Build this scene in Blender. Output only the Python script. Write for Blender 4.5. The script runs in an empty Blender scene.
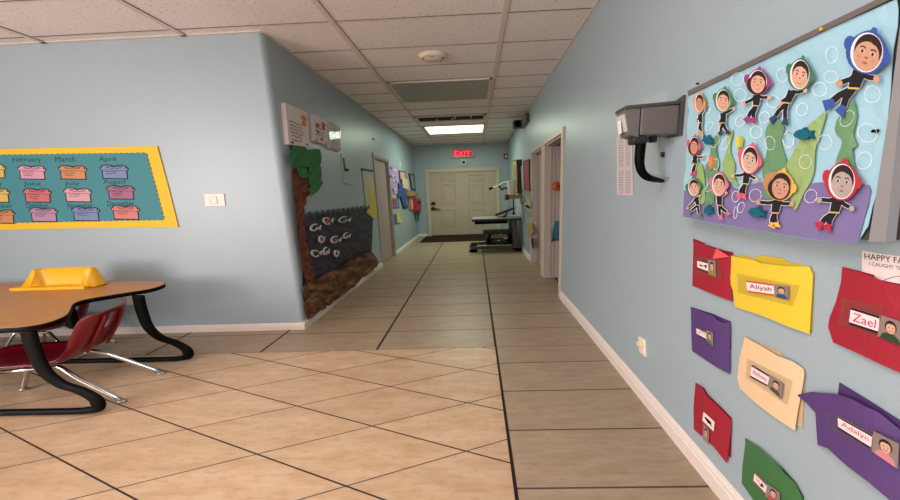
import bpy, bmesh, math, random
import numpy as np
from mathutils import Vector, Matrix, geometry
random.seed(7)
SC = bpy.context.scene
COL = SC.collection

# ------------------------------------------------------------------ camera, light, exposure
F_, PX, PY, YAW, PIT, ROL, HC = 310.66326, 468.17085, 249.99997, -0.02693, 0.18451, 0.03621, 1.15462
xR, xL, zC, yF, yB = 0.8889, -1.56632, 2.4, 2.57988, 8.43179
def _rot():
    cy, sy, cp, sp = math.cos(YAW), math.sin(YAW), math.cos(PIT), math.sin(PIT)
    fw = np.array([sy*cp, cy*cp, -sp]); rt = np.array([cy, -sy, 0.]); dn = np.cross(fw, rt)
    cr, sr = math.cos(ROL), math.sin(ROL)
    return np.array([rt*cr+dn*sr, -rt*sr+dn*cr, fw])
RM = _rot(); CP = np.array([0, 0, HC])
cam = bpy.data.cameras.new('camera'); camo = bpy.data.objects.new('camera', cam); COL.objects.link(camo)
cam.sensor_width = 36; cam.lens = F_*36/900; cam.shift_x = (450-PX)/900; cam.shift_y = (PY-250)/900
cam.clip_start = 0.02
camo.matrix_world = Matrix(((RM[0][0], -RM[1][0], -RM[2][0], 0), (RM[0][1], -RM[1][1], -RM[2][1], 0), (RM[0][2], -RM[1][2], -RM[2][2], HC), (0, 0, 0, 1)))
SC.camera = camo
w = bpy.data.worlds.new('world'); SC.world = w; w.use_nodes = True
w.node_tree.nodes['Background'].inputs[0].default_value = (0.8, 0.85, 0.9, 1)
w.node_tree.nodes['Background'].inputs[1].default_value = 0.3
SC.view_settings.view_transform = 'Standard'; SC.view_settings.look = 'None'
SC.view_settings.gamma = 1; SC.view_settings.use_curve_mapping = False
SC.view_settings.exposure = 0.25
def area(name, loc, aim, sx, sy, power, col):
    l = bpy.data.lights.new(name, 'AREA'); l.shape = 'RECTANGLE'; l.size = sx; l.size_y = sy; l.energy = power; l.color = col
    o = bpy.data.objects.new(name, l); COL.objects.link(o); o.location = loc
    o.rotation_euler = (Vector(aim)-Vector(loc)).to_track_quat('-Z', 'Y').to_euler(); return o
area('window_light', (-5.0, -1.3, 1.45), (0, -0.4, 1.75), 2.8, 1.7, 175, (1.0, 0.93, 0.90))
area('room_light', (-0.7, -0.1, 2.36), (-0.5, -0.1, 0), 2.0, 1.6, 54, (1.0, 0.93, 0.90))
area('ceiling_fill', (-1.6, -2.7, 1.1), (-1.5, 0, 2.6), 4.5, 1.8, 22, (1.0, 0.91, 0.87))  # added fill, no real source: behind the camera, aimed up to lift the ceiling
area('hall_light', (-0.335, 6.54, 2.372), (-0.335, 6.54, 0), 1.05, 0.72, 28, (0.78, 1.0, 0.78))

def U(u, v, ax, val):
    d = RM.T @ np.array([(u-PX)/F_, (v-PY)/F_, 1.0]); t = (val-CP[ax])/d[ax]
    return CP + t*d

# ------------------------------------------------------------------ materials
def lin(c):
    c = c/255; return c/12.92 if c <= .04045 else ((c+.055)/1.055)**2.4
MATS = {}
def mat(name, rgb, rough=.6, spec=.4, metal=0, var=0, vs=20, bump=0, bs=200, emit=0, alpha=1, coat=0):
    if name in MATS: return MATS[name]
    m = bpy.data.materials.new(name); m.use_nodes = True; nt = m.node_tree; b = nt.nodes['Principled BSDF']
    c = tuple(lin(x) for x in rgb)+(1,)
    b.inputs['Base Color'].default_value = c; b.inputs['Roughness'].default_value = rough
    b.inputs['Specular IOR Level'].default_value = spec; b.inputs['Metallic'].default_value = metal
    b.inputs['Coat Weight'].default_value = coat
    g = nt.nodes.new('ShaderNodeNewGeometry')
    n = nt.nodes.new('ShaderNodeTexNoise'); n.inputs['Scale'].default_value = vs; n.inputs['Detail'].default_value = 6
    nt.links.new(g.outputs['Position'], n.inputs['Vector'])
    mx = nt.nodes.new('ShaderNodeMix'); mx.data_type = 'RGBA'
    v = max(var, .03)
    mx.inputs[6].default_value = tuple(x*(1-v) for x in c[:3])+(1,); mx.inputs[7].default_value = tuple(min(1, x*(1+v)) for x in c[:3])+(1,)
    nt.links.new(n.outputs['Fac'], mx.inputs[0]); nt.links.new(mx.outputs[2], b.inputs['Base Color'])
    if bump:
        n2 = nt.nodes.new('ShaderNodeTexNoise'); n2.inputs['Scale'].default_value = bs; n2.inputs['Detail'].default_value = 3
        nt.links.new(g.outputs['Position'], n2.inputs['Vector'])
        bp = nt.nodes.new('ShaderNodeBump'); bp.inputs['Strength'].default_value = bump; bp.inputs['Distance'].default_value = .01
        nt.links.new(n2.outputs['Fac'], bp.inputs['Height']); nt.links.new(bp.outputs['Normal'], b.inputs['Normal'])
    if emit:
        b.inputs['Emission Color'].default_value = c; b.inputs['Emission Strength'].default_value = emit
    if alpha < 1: b.inputs['Alpha'].default_value = alpha
    MATS[name] = m; return m

class NT:
    """little expression helper for node trees"""
    def __init__(s, m): s.nt = m.node_tree
    def math(s, op, a, b=None, c=None):
        n = s.nt.nodes.new('ShaderNodeMath'); n.operation = op
        for i, x in enumerate((a, b, c)):
            if x is None: continue
            if isinstance(x, (int, float)): n.inputs[i].default_value = x
            else: s.nt.links.new(x, n.inputs[i])
        return n.outputs[0]
    def mix(s, f, a, b):
        n = s.nt.nodes.new('ShaderNodeMix'); n.data_type = 'RGBA'
        s.nt.links.new(f, n.inputs[0])
        for i, x in ((6, a), (7, b)):
            if isinstance(x, tuple): n.inputs[i].default_value = x
            else: s.nt.links.new(x, n.inputs[i])
        return n.outputs[2]
    def noise(s, vec, scale, detail=6, stretch=None, rough=.5):
        if stretch:
            mp = s.nt.nodes.new('ShaderNodeMapping'); mp.inputs['Scale'].default_value = stretch; s.nt.links.new(vec, mp.inputs[0]); vec = mp.outputs[0]
        n = s.nt.nodes.new('ShaderNodeTexNoise'); n.inputs['Scale'].default_value = scale; n.inputs['Detail'].default_value = detail
        n.inputs['Roughness'].default_value = rough
        s.nt.links.new(vec, n.inputs['Vector']); return n.outputs['Fac']
    def ramp(s, f, lo, hi): 
        n = s.nt.nodes.new('ShaderNodeMapRange'); n.inputs[1].default_value = lo; n.inputs[2].default_value = hi
        s.nt.links.new(f, n.inputs[0]); return n.outputs[0]
def C4(r, g, b): return (lin(r), lin(g), lin(b), 1)

def tile_mat(name, diag, r0=2.168, rp=.3135):
    m = bpy.data.materials.new(name); m.use_nodes = True; b = m.node_tree.nodes['Principled BSDF']; N = NT(m); nt = m.node_tree
    g = nt.nodes.new('ShaderNodeNewGeometry'); P = g.outputs['Position']
    sp = nt.nodes.new('ShaderNodeSeparateXYZ'); nt.links.new(P, sp.inputs[0]); X, Y = sp.outputs[0], sp.outputs[1]
    def line(u, off, w):      # 1 on a joint at u = off (mod 1)
        f = N.math('FRACT', N.math('ADD', u, .5-off)); d = N.math('ABSOLUTE', N.math('SUBTRACT', f, .5)); return N.math('LESS_THAN', d, w)
    if diag:
        a = N.math('DIVIDE', N.math('SUBTRACT', X, -0.07517), 0.96601); c = N.math('DIVIDE', N.math('SUBTRACT', Y, 1.05219), 0.32839)
        u = N.math('ADD', a, c); v = N.math('SUBTRACT', a, c)
        L1 = line(u, .5, .0105); L2 = line(v, .5, .0090)
        n1 = N.noise(P, 5, 8, (.8, 3.0, 1), .6); n2 = N.noise(P, 22, 6, (.6, 2.2, 1), .65)
        ids = nt.nodes.new('ShaderNodeCombineXYZ'); nt.links.new(N.math('FLOOR', N.math('ADD', u, .5)), ids.inputs[0]); nt.links.new(N.math('FLOOR', N.math('ADD', v, .5)), ids.inputs[1])
        base = N.mix(N.ramp(n1, .35, .68), C4(207, 177, 146), C4(188, 154, 121))
        base = N.mix(N.ramp(n2, .5, .8), base, C4(176, 138, 105))
    else:
        a = N.math('DIVIDE', N.math('SUBTRACT', X, 0.12289), 0.90420); c = N.math('DIVIDE', N.math('SUBTRACT', Y, r0), rp)
        L1 = line(a, 0, .0105); L2 = line(c, 0, .013)
        ids = nt.nodes.new('ShaderNodeCombineXYZ'); nt.links.new(N.math('FLOOR', a), ids.inputs[0]); nt.links.new(N.math('FLOOR', c), ids.inputs[1])
        n1 = N.noise(P, 6, 8, (.7, 4, 1), .65); n2 = N.noise(P, 30, 6, (.5, 2.6, 1), .7)
        base = N.mix(N.ramp(n1, .35, .68), C4(172, 151, 128), C4(154, 132, 109))
        base = N.mix(N.ramp(n2, .5, .8), base, C4(140, 119, 99))
    wn = nt.nodes.new('ShaderNodeTexWhiteNoise'); nt.links.new(ids.outputs[0], wn.inputs[0])
    base = N.mix(N.math('MULTIPLY', wn.outputs['Value'], .16), base, C4(150, 120, 95))
    joint = N.math('MAXIMUM', L1, N.math('MULTIPLY', L2, .85))
    col = N.mix(joint, base, C4(44, 34, 30))
    nt.links.new(col, b.inputs['Base Color'])
    nt.links.new(N.math('ADD', N.math('MULTIPLY', joint, .4), N.math('MULTIPLY_ADD', n2, .2, .27)), b.inputs['Roughness'])
    b.inputs['Specular IOR Level'].default_value = .4
    bp = nt.nodes.new('ShaderNodeBump'); bp.inputs['Strength'].default_value = .3; bp.inputs['Distance'].default_value = .004; bp.invert = True
    nt.links.new(N.math('ADD', joint, N.math('MULTIPLY', n2, .25)), bp.inputs['Height']); nt.links.new(bp.outputs[0], b.inputs['Normal'])
    return m

def ceiling_mat():
    m = bpy.data.materials.new('ceiling_tile'); m.use_nodes = True; b = m.node_tree.nodes['Principled BSDF']; N = NT(m); nt = m.node_tree
    g = nt.nodes.new('ShaderNodeNewGeometry'); P = g.outputs['Position']
    n1 = N.noise(P, 60, 3, (.55, 1.2, 1), .6); n2 = N.noise(P, 2.2, 3)
    fleck = N.ramp(n1, .60, .68)
    base = N.mix(n2, C4(244, 236, 233), C4(236, 228, 225))
    col = N.mix(N.math('MULTIPLY', fleck, .6), base, C4(140, 126, 118))
    nt.links.new(col, b.inputs['Base Color']); b.inputs['Roughness'].default_value = .9; b.inputs['Specular IOR Level'].default_value = .1
    bp = nt.nodes.new('ShaderNodeBump'); bp.inputs['Strength'].default_value = .3; bp.inputs['Distance'].default_value = .004; bp.invert = True
    nt.links.new(fleck, bp.inputs['Height']); nt.links.new(bp.outputs[0], b.inputs['Normal'])
    return m

M_wall = mat('wall_paint', (160, 175, 183), .38, .5, var=.03, vs=3, bump=.12, bs=90)
M_trim = mat('white_trim', (228, 214, 206), .4, .4, var=.05, vs=15)
M_frame = mat('door_frame_paint', (198, 184, 166), .4, .4)
M_door = mat('white_door_paint', (186, 168, 148), .45, .4)
M_pinkdoor = mat('taupe_door_paint', (168, 150, 146), .45, .4, var=.05, vs=8)
M_jamb = mat('taupe_jamb_paint', (176, 163, 156), .45, .4)
M_grid = mat('ceiling_grid_metal', (222, 208, 200), .5, .3)
M_gap = mat('ceiling_joint', (120, 108, 102), .9, .1)
M_black = mat('black_metal', (3, 3, 3), .5, .08)
M_dark = mat('charcoal', (40, 40, 42), .5, .4)
M_chrome = mat('chrome', (205, 205, 205), .12, .5, metal=1)
M_white = mat('white_plastic', (238, 226, 218), .4, .4)

# ------------------------------------------------------------------ object helpers
ORG = {}
def props(o, label=None, cat=None, group=None, kind=None):
    if label: o['label'] = label
    if cat: o['category'] = cat
    if group: o['group'] = group
    if kind: o['kind'] = kind
    return o
def thing(name, label, cat, loc, group=None):
    o = bpy.data.objects.new(name, None); o.empty_display_size = .1; COL.objects.link(o); o.location = tuple(float(c) for c in loc)
    ORG[o.name] = np.array([float(c) for c in loc]); return props(o, label, cat, group)
def mk(name, V, Fc, mats, parent=None, mi=None, smooth=False, **kw):
    V = [np.array(v, float) for v in V]
    if parent is not None: org = ORG[parent.name]
    else:
        a = np.array(V); org = (a.min(0)+a.max(0))/2
    me = bpy.data.meshes.new(name); me.from_pydata([tuple(v-org) for v in V], [], [tuple(f) for f in Fc])
    if not isinstance(mats, (list, tuple)): mats = [mats]
    for m in mats: me.materials.append(m)
    if mi: me.polygons.foreach_set('material_index', mi)
    if smooth: me.polygons.foreach_set('use_smooth', [True]*len(me.polygons))
    me.update()
    o = bpy.data.objects.new(name, me); COL.objects.link(o)
    if parent is not None: o.parent = parent
    else: o.location = tuple(org)
    ORG[o.name] = org
    if kw: props(o, **kw)
    return o
class B:
    """collects shapes into one mesh"""
    def __init__(s): s.V = []; s.F = []; s.M = []
    def add(s, V, F, mi=0):
        n = len(s.V); s.V += [np.array(v, float) for v in V]; s.F += [tuple(i+n for i in f) for f in F]; s.M += [mi]*len(F); return s
    def box(s, a, b, mi=0, ch=0):
        a, b = np.minimum(a, b), np.maximum(a, b)
        if ch:
            bm = bmesh.new(); bmesh.ops.create_cube(bm, size=1); 
            for v in bm.verts: v.co = Vector([(a[k]+b[k])/2+v.co[k]*(b[k]-a[k]) for k in range(3)])
            bmesh.ops.bevel(bm, geom=bm.edges[:], offset=min(ch, .45*min(b-a)), segments=2, affect='EDGES', profile=.5)
            bm.verts.index_update(); s.add([v.co for v in bm.verts], [[v.index for v in f.verts] for f in bm.faces], mi); bm.free(); return s
        V = [(x, y, z) for x in (a[0], b[0]) for y in (a[1], b[1]) for z in (a[2], b[2])]
        return s.add(V, [(0, 1, 3, 2), (4, 6, 7, 5), (0, 4, 5, 1), (2, 3, 7, 6), (0, 2, 6, 4), (1, 5, 7, 3)], mi)
    def prism(s, pts, vec, mi=0):
        n = len(pts); V = [np.array(p, float) for p in pts]; V += [p+np.array(vec) for p in V]
        F = [tuple(range(n)), tuple(range(2*n-1, n-1, -1))]+[(i, i+n, (i+1) % n+n, (i+1) % n) for i in range(n)]
        return s.add(V, F, mi)
    def tube(s, path, r, n=10, mi=0, caps=True, flat=None):
        P = [np.array(p, float) for p in path]; R = r if isinstance(r, (list, tuple)) else [r]*len(P); V = []; F = []
        up = None
        for i, p in enumerate(P):
            t = P[min(i+1, len(P)-1)]-P[max(i-1, 0)]; t = t/np.linalg.norm(t)
            if up is None:
                up = np.array([0, 0, 1.]) if abs(t[2]) < .9 else np.array([0, 1., 0])
            a = up-t*(up@t); a /= np.linalg.norm(a); up = a; b_ = np.cross(t, a)
            for k in range(n):
                th = 2*math.pi*k/n; V.append(p+R[i]*(a*math.cos(th)+b_*math.sin(th)))
        for i in range(len(P)-1):
            for k in range(n):
                F.append((i*n+k, i*n+(k+1) % n, (i+1)*n+(k+1) % n, (i+1)*n+k))
        if caps: F += [tuple(range(n-1, -1, -1)), tuple((len(P)-1)*n+k for k in range(n))]
        return s.add(V, F, mi)
    def lathe(s, c, prof, axis=2, n=24, sx=1, mi=0):
        V = []; F = []
        for r, h in prof:
            for k in range(n):
                th = 2*math.pi*k/n; q = [r*math.cos(th)*sx, r*math.sin(th)]
                v = [0, 0, 0]; ax = [i for i in range(3) if i != axis]; v[axis] = h; v[ax[0]], v[ax[1]] = q; V.append(np.array(c)+v)
        for i in range(len(prof)-1):
            for k in range(n): F.append((i*n+k, i*n+(k+1) % n, (i+1)*n+(k+1) % n, (i+1)*n+k))
        F += [tuple(range(n-1, -1, -1)), tuple((len(prof)-1)*n+k for k in range(n))]
        return s.add(V, F, mi)
    def build(s, name, mats, parent=None, smooth=False, **kw):
        return mk(name, s.V, s.F, mats, parent, s.M, smooth, **kw)
def autosmooth(o, ang=40):
    for p in o.data.polygons: p.use_smooth = True
    try: o.data.set_sharp_from_angle(angle=math.radians(ang))
    except Exception: pass
    return o
def smoothpath(pts, n=8):
    P = [np.array(p, float) for p in pts]; out = []
    for i in range(len(P)-1):
        p0 = P[max(i-1, 0)]; p1 = P[i]; p2 = P[i+1]; p3 = P[min(i+2, len(P)-1)]
        for k in range(n):
            t = k/n; out.append(.5*((2*p1)+(-p0+p2)*t+(2*p0-5*p1+4*p2-p3)*t*t+(-p0+3*p1-3*p2+p3)*t**3))
    out.append(P[-1]); return out
def curve2(pts, n=5, closed=True):
    m = len(pts); P = [np.array(p, float) for p in pts]; out = []
    for i in range(m):
        p0, p1, p2, p3 = P[i-1], P[i], P[(i+1) % m], P[(i+2) % m]
        for k in range(n):
            t = k/n; out.append(.5*((2*p1)+(-p0+p2)*t+(2*p0-5*p1+4*p2-p3)*t*t+(-p0+3*p1-3*p2+p3)*t**3))
    return out

class Wall:
    """a wall plane: at(u, v, off) is the point off metres in front of it"""
    def __init__(s, ax, val, sg): s.ax, s.val, s.sg = ax, val, sg; s.n = np.zeros(3); s.n[ax] = sg
    def at(s, u, v, off=0): return U(u, v, s.ax, s.val+s.sg*off)
WR, WL, WF, WB = Wall(0, xR, -1), Wall(0, xL, 1), Wall(1, yF, -1), Wall(1, yB, -1)

def hsh(a, b, s=0):
    x = math.sin(a*12.9898+b*78.233+s*37.7)*43758.5453; return x-math.floor(x)
def sheet(name, W, poly, off, thick, m, parent=None, jit=0, step=8, bulge=None, **kw):
    """a sheet of paper with an outline on a wall: solid, gently creased"""
    poly = [tuple(map(float, p)) for p in poly]
    xs = [p[0] for p in poly]; ys = [p[1] for p in poly]; pts = [Vector(p) for p in poly]; n = len(pts)
    if jit or bulge:
        x = min(xs)+step*.5
        while x < max(xs):
            y = min(ys)+step*.5
            while y < max(ys):
                pts.append(Vector((x+(hsh(x, y)-.5)*step*.7, y+(hsh(x, y, 1)-.5)*step*.7))); y += step
            x += step
    v, e, f, *_ = geometry.delaunay_2d_cdt(pts, [], [list(range(n))], 1, 1e-4)
    V = []; Fc = []; k = len(v)
    for p in v:
        o = off+thick+(hsh(p[0], p[1], 5)-.5)*2*jit
        if bulge: o += bulge(p[0], p[1])
        V.append(W.at(p[0], p[1], max(o, off*.3+.0005, thick+.0008)))
    for i in range(k): V.append(V[i]-W.n*thick)
    cnt = {}
    for q in f:
        Fc.append(tuple(q)); Fc.append(tuple(i+k for i in reversed(q)))
        for a, b in zip(q, list(q[1:])+[q[0]]): cnt[(a, b)] = 1
    for (a, b) in list(cnt):
        if (b, a) not in cnt: Fc.append((b, a, a+k, b+k))
    used = sorted({i for q in Fc for i in q}); rm = {i: j for j, i in enumerate(used)}
    return mk(name, [V[i] for i in used], [tuple(rm[i] for i in q) for q in Fc], m, parent, **kw)
def flat(name, W, layers, off, mats, parent=None, dz=.0007, base=.0012, xf=None, **kw):
    """printed or drawn layers on one sheet; each layer (poly, material index)"""
    b = B()
    for i, (poly, mi) in enumerate(layers):
        if xf: poly = [xf(*p) for p in poly]
        P = [W.at(p[0], p[1], off+base+i*dz) for p in poly]
        if i == 0: b.prism(P, -W.n*base, mi)
        else: b.add(P, [tuple(range(len(P)))], mi)
    return b.build(name, mats, parent, **kw)
def ell(cx, cy, rx, ry, n=18, rot=0, a0=0, a1=2*math.pi):
    c, s = math.cos(rot), math.sin(rot); full = abs(a1-a0-2*math.pi) < 1e-6
    out = []
    for k in range(n if full else n+1):
        t = a0+(a1-a0)*k/n; x, y = rx*math.cos(t), ry*math.sin(t); out.append((cx+x*c-y*s, cy+x*s+y*c))
    return out
def stroke(pts, wd):
    """polyline as a thin closed polygon"""
    P = [np.array(p, float) for p in pts]; L = []; R = []
    for i, p in enumerate(P):
        t = P[min(i+1, len(P)-1)]-P[max(i-1, 0)]; t /= (np.linalg.norm(t)+1e-9); n = np.array([-t[1], t[0]])*wd/2
        L.append(tuple(p+n)); R.append(tuple(p-n))
    return L+R[::-1]
def textmesh(s):
    cu = bpy.data.curves.new('t', 'FONT'); cu.body = s; cu.size = 1; cu.resolution_u = 2; o = bpy.data.objects.new('t', cu); COL.objects.link(o)
    bpy.context.view_layer.update(); dg = bpy.context.evaluated_depsgraph_get(); me = bpy.data.meshes.new_from_object(o.evaluated_get(dg))
    V = [(v.co.x, v.co.y) for v in me.vertices]; Fc = [tuple(p.vertices) for p in me.polygons]
    bpy.data.objects.remove(o); bpy.data.curves.remove(cu); bpy.data.meshes.remove(me); return V, Fc
def text(name, s, W, o, r, dn, off, m, parent, **kw):
    """o: top-left pixel of the text box, r: its top-right, dn: its bottom-left"""
    V, Fc = textmesh(s); x1 = max(v[0] for v in V); x0 = min(v[0] for v in V); y0 = min(v[1] for v in V); y1 = max(v[1] for v in V)
    o, r, dn = np.array(o, float), np.array(r, float), np.array(dn, float)
    P = []
    for v in V:
        a = (v[0]-x0)/(x1-x0); b_ = (y1-v[1])/(y1-y0); q = o+(r-o)*a+(dn-o)*b_; P.append(W.at(q[0], q[1], off))
    return mk(name, P, Fc, m, parent, **kw)
def scribble(seed, cx, cy, wdt, hgt, n=8, sl=0):
    rr = random.Random(seed); return [(cx-wdt/2+wdt*i/n, cy+(rr.random()-.5)*hgt+sl*(i/n-.5)) for i in range(n+1)]

# ------------------------------------------------------------------ setting: floor, ceiling, walls
XB, YT = 0.12289, 2.168
XW = -5.2; YS = -3.0
bf = B()
def quad(x0, x1, y0, y1, mi): bf.add([(x0, y0, 0), (x1, y0, 0), (x1, y1, 0), (x0, y1, 0)], [(0, 1, 2, 3)], mi)
quad(XW, XB-.006, YS, YT, 0); quad(XB+.006, xR+.9, YS, YT, 3); quad(XW, xR+1.3, YT, yB, 1); quad(XB-.006, XB+.006, YS, YT, 2)
M_grout = mat('dark_grout', (34, 28, 26), .8, .2)
bf.build('floor', [tile_mat('diagonal_floor_tile', True), tile_mat('straight_floor_tile', False), M_grout, tile_mat('near_floor_tile', False, 1.944, .3035)], kind='structure')
mk('ceiling', [(XW, YS, zC), (xR+1.3, YS, zC), (xR+1.3, yB+.1, zC), (XW, yB+.1, zC)], [(3, 2, 1, 0)], ceiling_mat(), kind='structure')
# suspended grid: wide runners along the hall, thin cross joints
b = B()
for x in (.255, -.99, -2.165, -3.27, -4.4):
    y1 = yB if x > xL else yF
    b.box((x-.021, YS, zC-.006), (x+.021, y1, zC+.004))
b.box((xR-.022, YS, zC-.006), (xR, yB, zC)); b.box((xL, yF, zC-.006), (xL+.022, yB, zC)); b.box((xL, yB-.022, zC-.006), (xR, yB, zC)); b.box((XW, yF-.02, zC-.006), (xL, yF, zC))
b.build('trim_1', M_grid, kind='structure')
b = B(); k = -14
while True:
    y = 3.744+.402*k-(.05 if k < -2 else 0); k += 1
    if y > yB: break
    if y < YS: continue
    b.box((XW if y < yF else xL, y-.004, zC-.0035), (xR, y+.001, zC+.004))
    if y < yF+.2 or True: b.box((XW if y < yF else xL, y+.004, zC-.0042), (xR, y+.010, zC+.004), 1)
for x in (.255, -.99, -2.165, -3.27):
    y1 = yB if x > xL else yF
    b.box((x+.0212, YS, zC-.0055), (x+.0235, y1, zC+.004))
b.build('trim_2', [M_gap, M_grid], kind='structure')

HD = 1.76; HR = 1.69
def wallbox(name, segs, m=M_wall):
    b = B()
    for a, c in segs: b.box(a, c)
    return b.build(name, m, kind='structure')
T = .12
D3 = (3.25, 4.02); D4 = (4.17, 4.90); DL = (5.02, 5.82)     # door openings on right and left wall
wallbox('wall_right', [((xR, YS, 0), (xR+T, D3[0], zC)), ((xR, D3[1], 0), (xR+T, D4[0], zC)), ((xR, D4[1], 0), (xR+T, yB, zC)),
    ((xR, D3[0], HR), (xR+T, D3[1], zC)), ((xR, D4[0], HR), (xR+T, D4[1], zC))])
wallbox('wall_left', [((xL-T, yF+T, 0), (xL, DL[0], zC)), ((xL-T, DL[1], 0), (xL, yB, zC)), ((xL-T, DL[0], HD), (xL, DL[1], zC))])
# the wall with the calendar; its outside corner is rounded
b = B(); R_ = .045
pts = [(XW, yF)]+[(xL-R_+R_*math.sin(t), yF+R_-R_*math.cos(t)) for t in [math.pi/2*i/20 for i in range(21)]]+[(xL, yF+T), (XW, yF+T)]
wl = None
b.prism([(x, y, 0) for x, y in pts], (0, 0, zC)); wl = b.build('wall_front', M_wall, kind='structure')
wallbox('wall_far', [((xL-T, yB, 0), (xR+T, yB+T, zC))])
wallbox('wall_back', [((XW, YS-T, 0), (xR+T, YS, zC))])
wallbox('wall_west', [((XW-T, YS, 0), (XW, yF+T, zC))])
# small rooms behind the openings on the right
wallbox('wall_side_room', [((xR+1.2, 3.0, 0), (xR+1.3, 5.2, zC)), ((xR+T, 2.9, 0), (xR+1.3, 3.0, zC)), ((xR+T, 4.07, 0), (xR+1.3, 4.13, zC)), ((xR+T, 5.1, 0), (xR+1.3, 5.2, zC))])

# baseboards with a small ogee top
def baseboard(name, p, q, n, h=.088, t=.016):
    p, q, n = np.array(p, float), np.array(q, float), np.array(n, float)
    prof = [(0, 0), (t, 0), (t, h*.62), (t*.75, h*.68), (t*.75, h*.8), (t*.3, h*.92), (0.1*t, h), (0, h)]
    b = B(); b.prism([p+n*a+np.array([0, 0, z]) for a, z in prof], q-p); return b.build(name, M_trim, kind='structure')
baseboard('baseboard_right', (xR, YS, 0), (xR, D3[0]-.06, 0), (-1, 0, 0))
baseboard('baseboard_right', (xR, D4[1]+.05, 0), (xR, yB, 0), (-1, 0, 0))
baseboard('baseboard_left', (xL, yF-.0, 0), (xL, DL[0]-.05, 0), (1, 0, 0), .07)
baseboard('baseboard_left', (xL, DL[1]+.05, 0), (xL, yB, 0), (1, 0, 0), .07)
baseboard('baseboard_front', (XW, yF, 0), (xL+.016, yF, 0), (0, -1, 0), .062)
baseboard('baseboard_far', (xL, yB, 0), (-1.31, yB, 0), (0, -1, 0), .07)
baseboard('baseboard_far', (.69, yB, 0), (xR, yB, 0), (0, -1, 0), .07)

# far door
def struct_door(name): 
    o = bpy.data.objects.new(name, None); COL.objects.link(o); o['kind'] = 'structure'; return o
d1 = struct_door('door_1'); d1.location = (-.31, yB, 0); ORG[d1.name] = np.array([-.31, yB, 0])
LX0, LX1, LZ = -1.19, .57, 1.685
b = B(); b.box((LX0-.11, yB-.035, 0), (LX0, yB, LZ), ch=.008); b.box((LX1, yB-.035, 0), (LX1+.11, yB, LZ), ch=.008); b.box((LX0-.11, yB-.035, LZ), (LX1+.11, yB, LZ+.1), ch=.008)
b.build('door_frame', M_frame, d1)
b = B(); b.box((LX0+.012, yB-.012, .02), (LX1-.012, yB-.001, LZ-.008)); 
for pa, pb in ((440.8, 456.2), (468.3, 484.5)):
    for va, vb in ((174.8, 181.5), (185, 204), (210.2, 227)):
        A = U(pa, va, 1, yB-.012); C = U(pb, vb, 1, yB-.012)
        x0, x1, z0, z1 = A[0], C[0], C[2], A[2]; g = .03
        for s_ in (0, 1):       # moulded ring and raised field
            i = .0 if s_ == 0 else .075
            if x1-x0 < 2*i+.05 or z1-z0 < 2*i*.6+.02: continue
            a, c = (x0+i, z0+i*.6), (x1-i, z1-i*.6)
            h = .012 if s_ == 0 else .008
            o4 = [(a[0], a[1]), (c[0], a[1]), (c[0], c[1]), (a[0], c[1])]; g2 = .028
            i4 = [(a[0]+g2, a[1]+g2*.6), (c[0]-g2, a[1]+g2*.6), (c[0]-g2, c[1]-g2*.6), (a[0]+g2, c[1]-g2*.6)]
            if s_ == 0:
                m4 = [((p[0]+q[0])/2, (p[1]+q[1])/2) for p, q in zip(o4, i4)]
                V = [(x, yB-.0121, z) for x, z in o4]+[(x, yB-.0121-h, z) for x, z in m4]+[(x, yB-.0121, z) for x, z in i4]
                b.add(V, [(k, (k+1) % 4, 4+(k+1) % 4, 4+k) for k in range(4)]+[(4+k, 4+(k+1) % 4, 8+(k+1) % 4, 8+k) for k in range(4)])
            else:
                V = [(x, yB-.0121, z) for x, z in o4]+[(x, yB-.0121-h, z) for x, z in i4]
                b.add(V, [(k, (k+1) % 4, 4+(k+1) % 4, 4+k) for k in range(4)]+[(4, 5, 6, 7)])
leaf = b.build('door_leaf', M_door, d1)
b = B(); b.box((LX0, yB-.03, 0), (LX1, yB-.001, .022)); b.build('threshold', M_dark, d1)
M_bronze = mat('aged_bronze', (70, 58, 46), .35, .5, metal=.8)
for (u, v, lever) in ((433.3, 203.5, 0), (433.3, 208.6, 1)):
    c = U(u, v, 1, yB-.012); b = B(); b.lathe(c, [(.001, -.03), (.04, -.03), (.05, -.01), (.05, 0)], axis=1, n=16, sx=1.3)
    if lever: b.tube([c+(0, -.03, 0), c+(0, -.05, 0), c+(.09, -.052, -.008), c+(.2, -.045, -.02)], [.02, .018, .014, .01])
    autosmooth(b.build('door_lever' if lever else 'deadbolt', M_bronze, d1))

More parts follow.
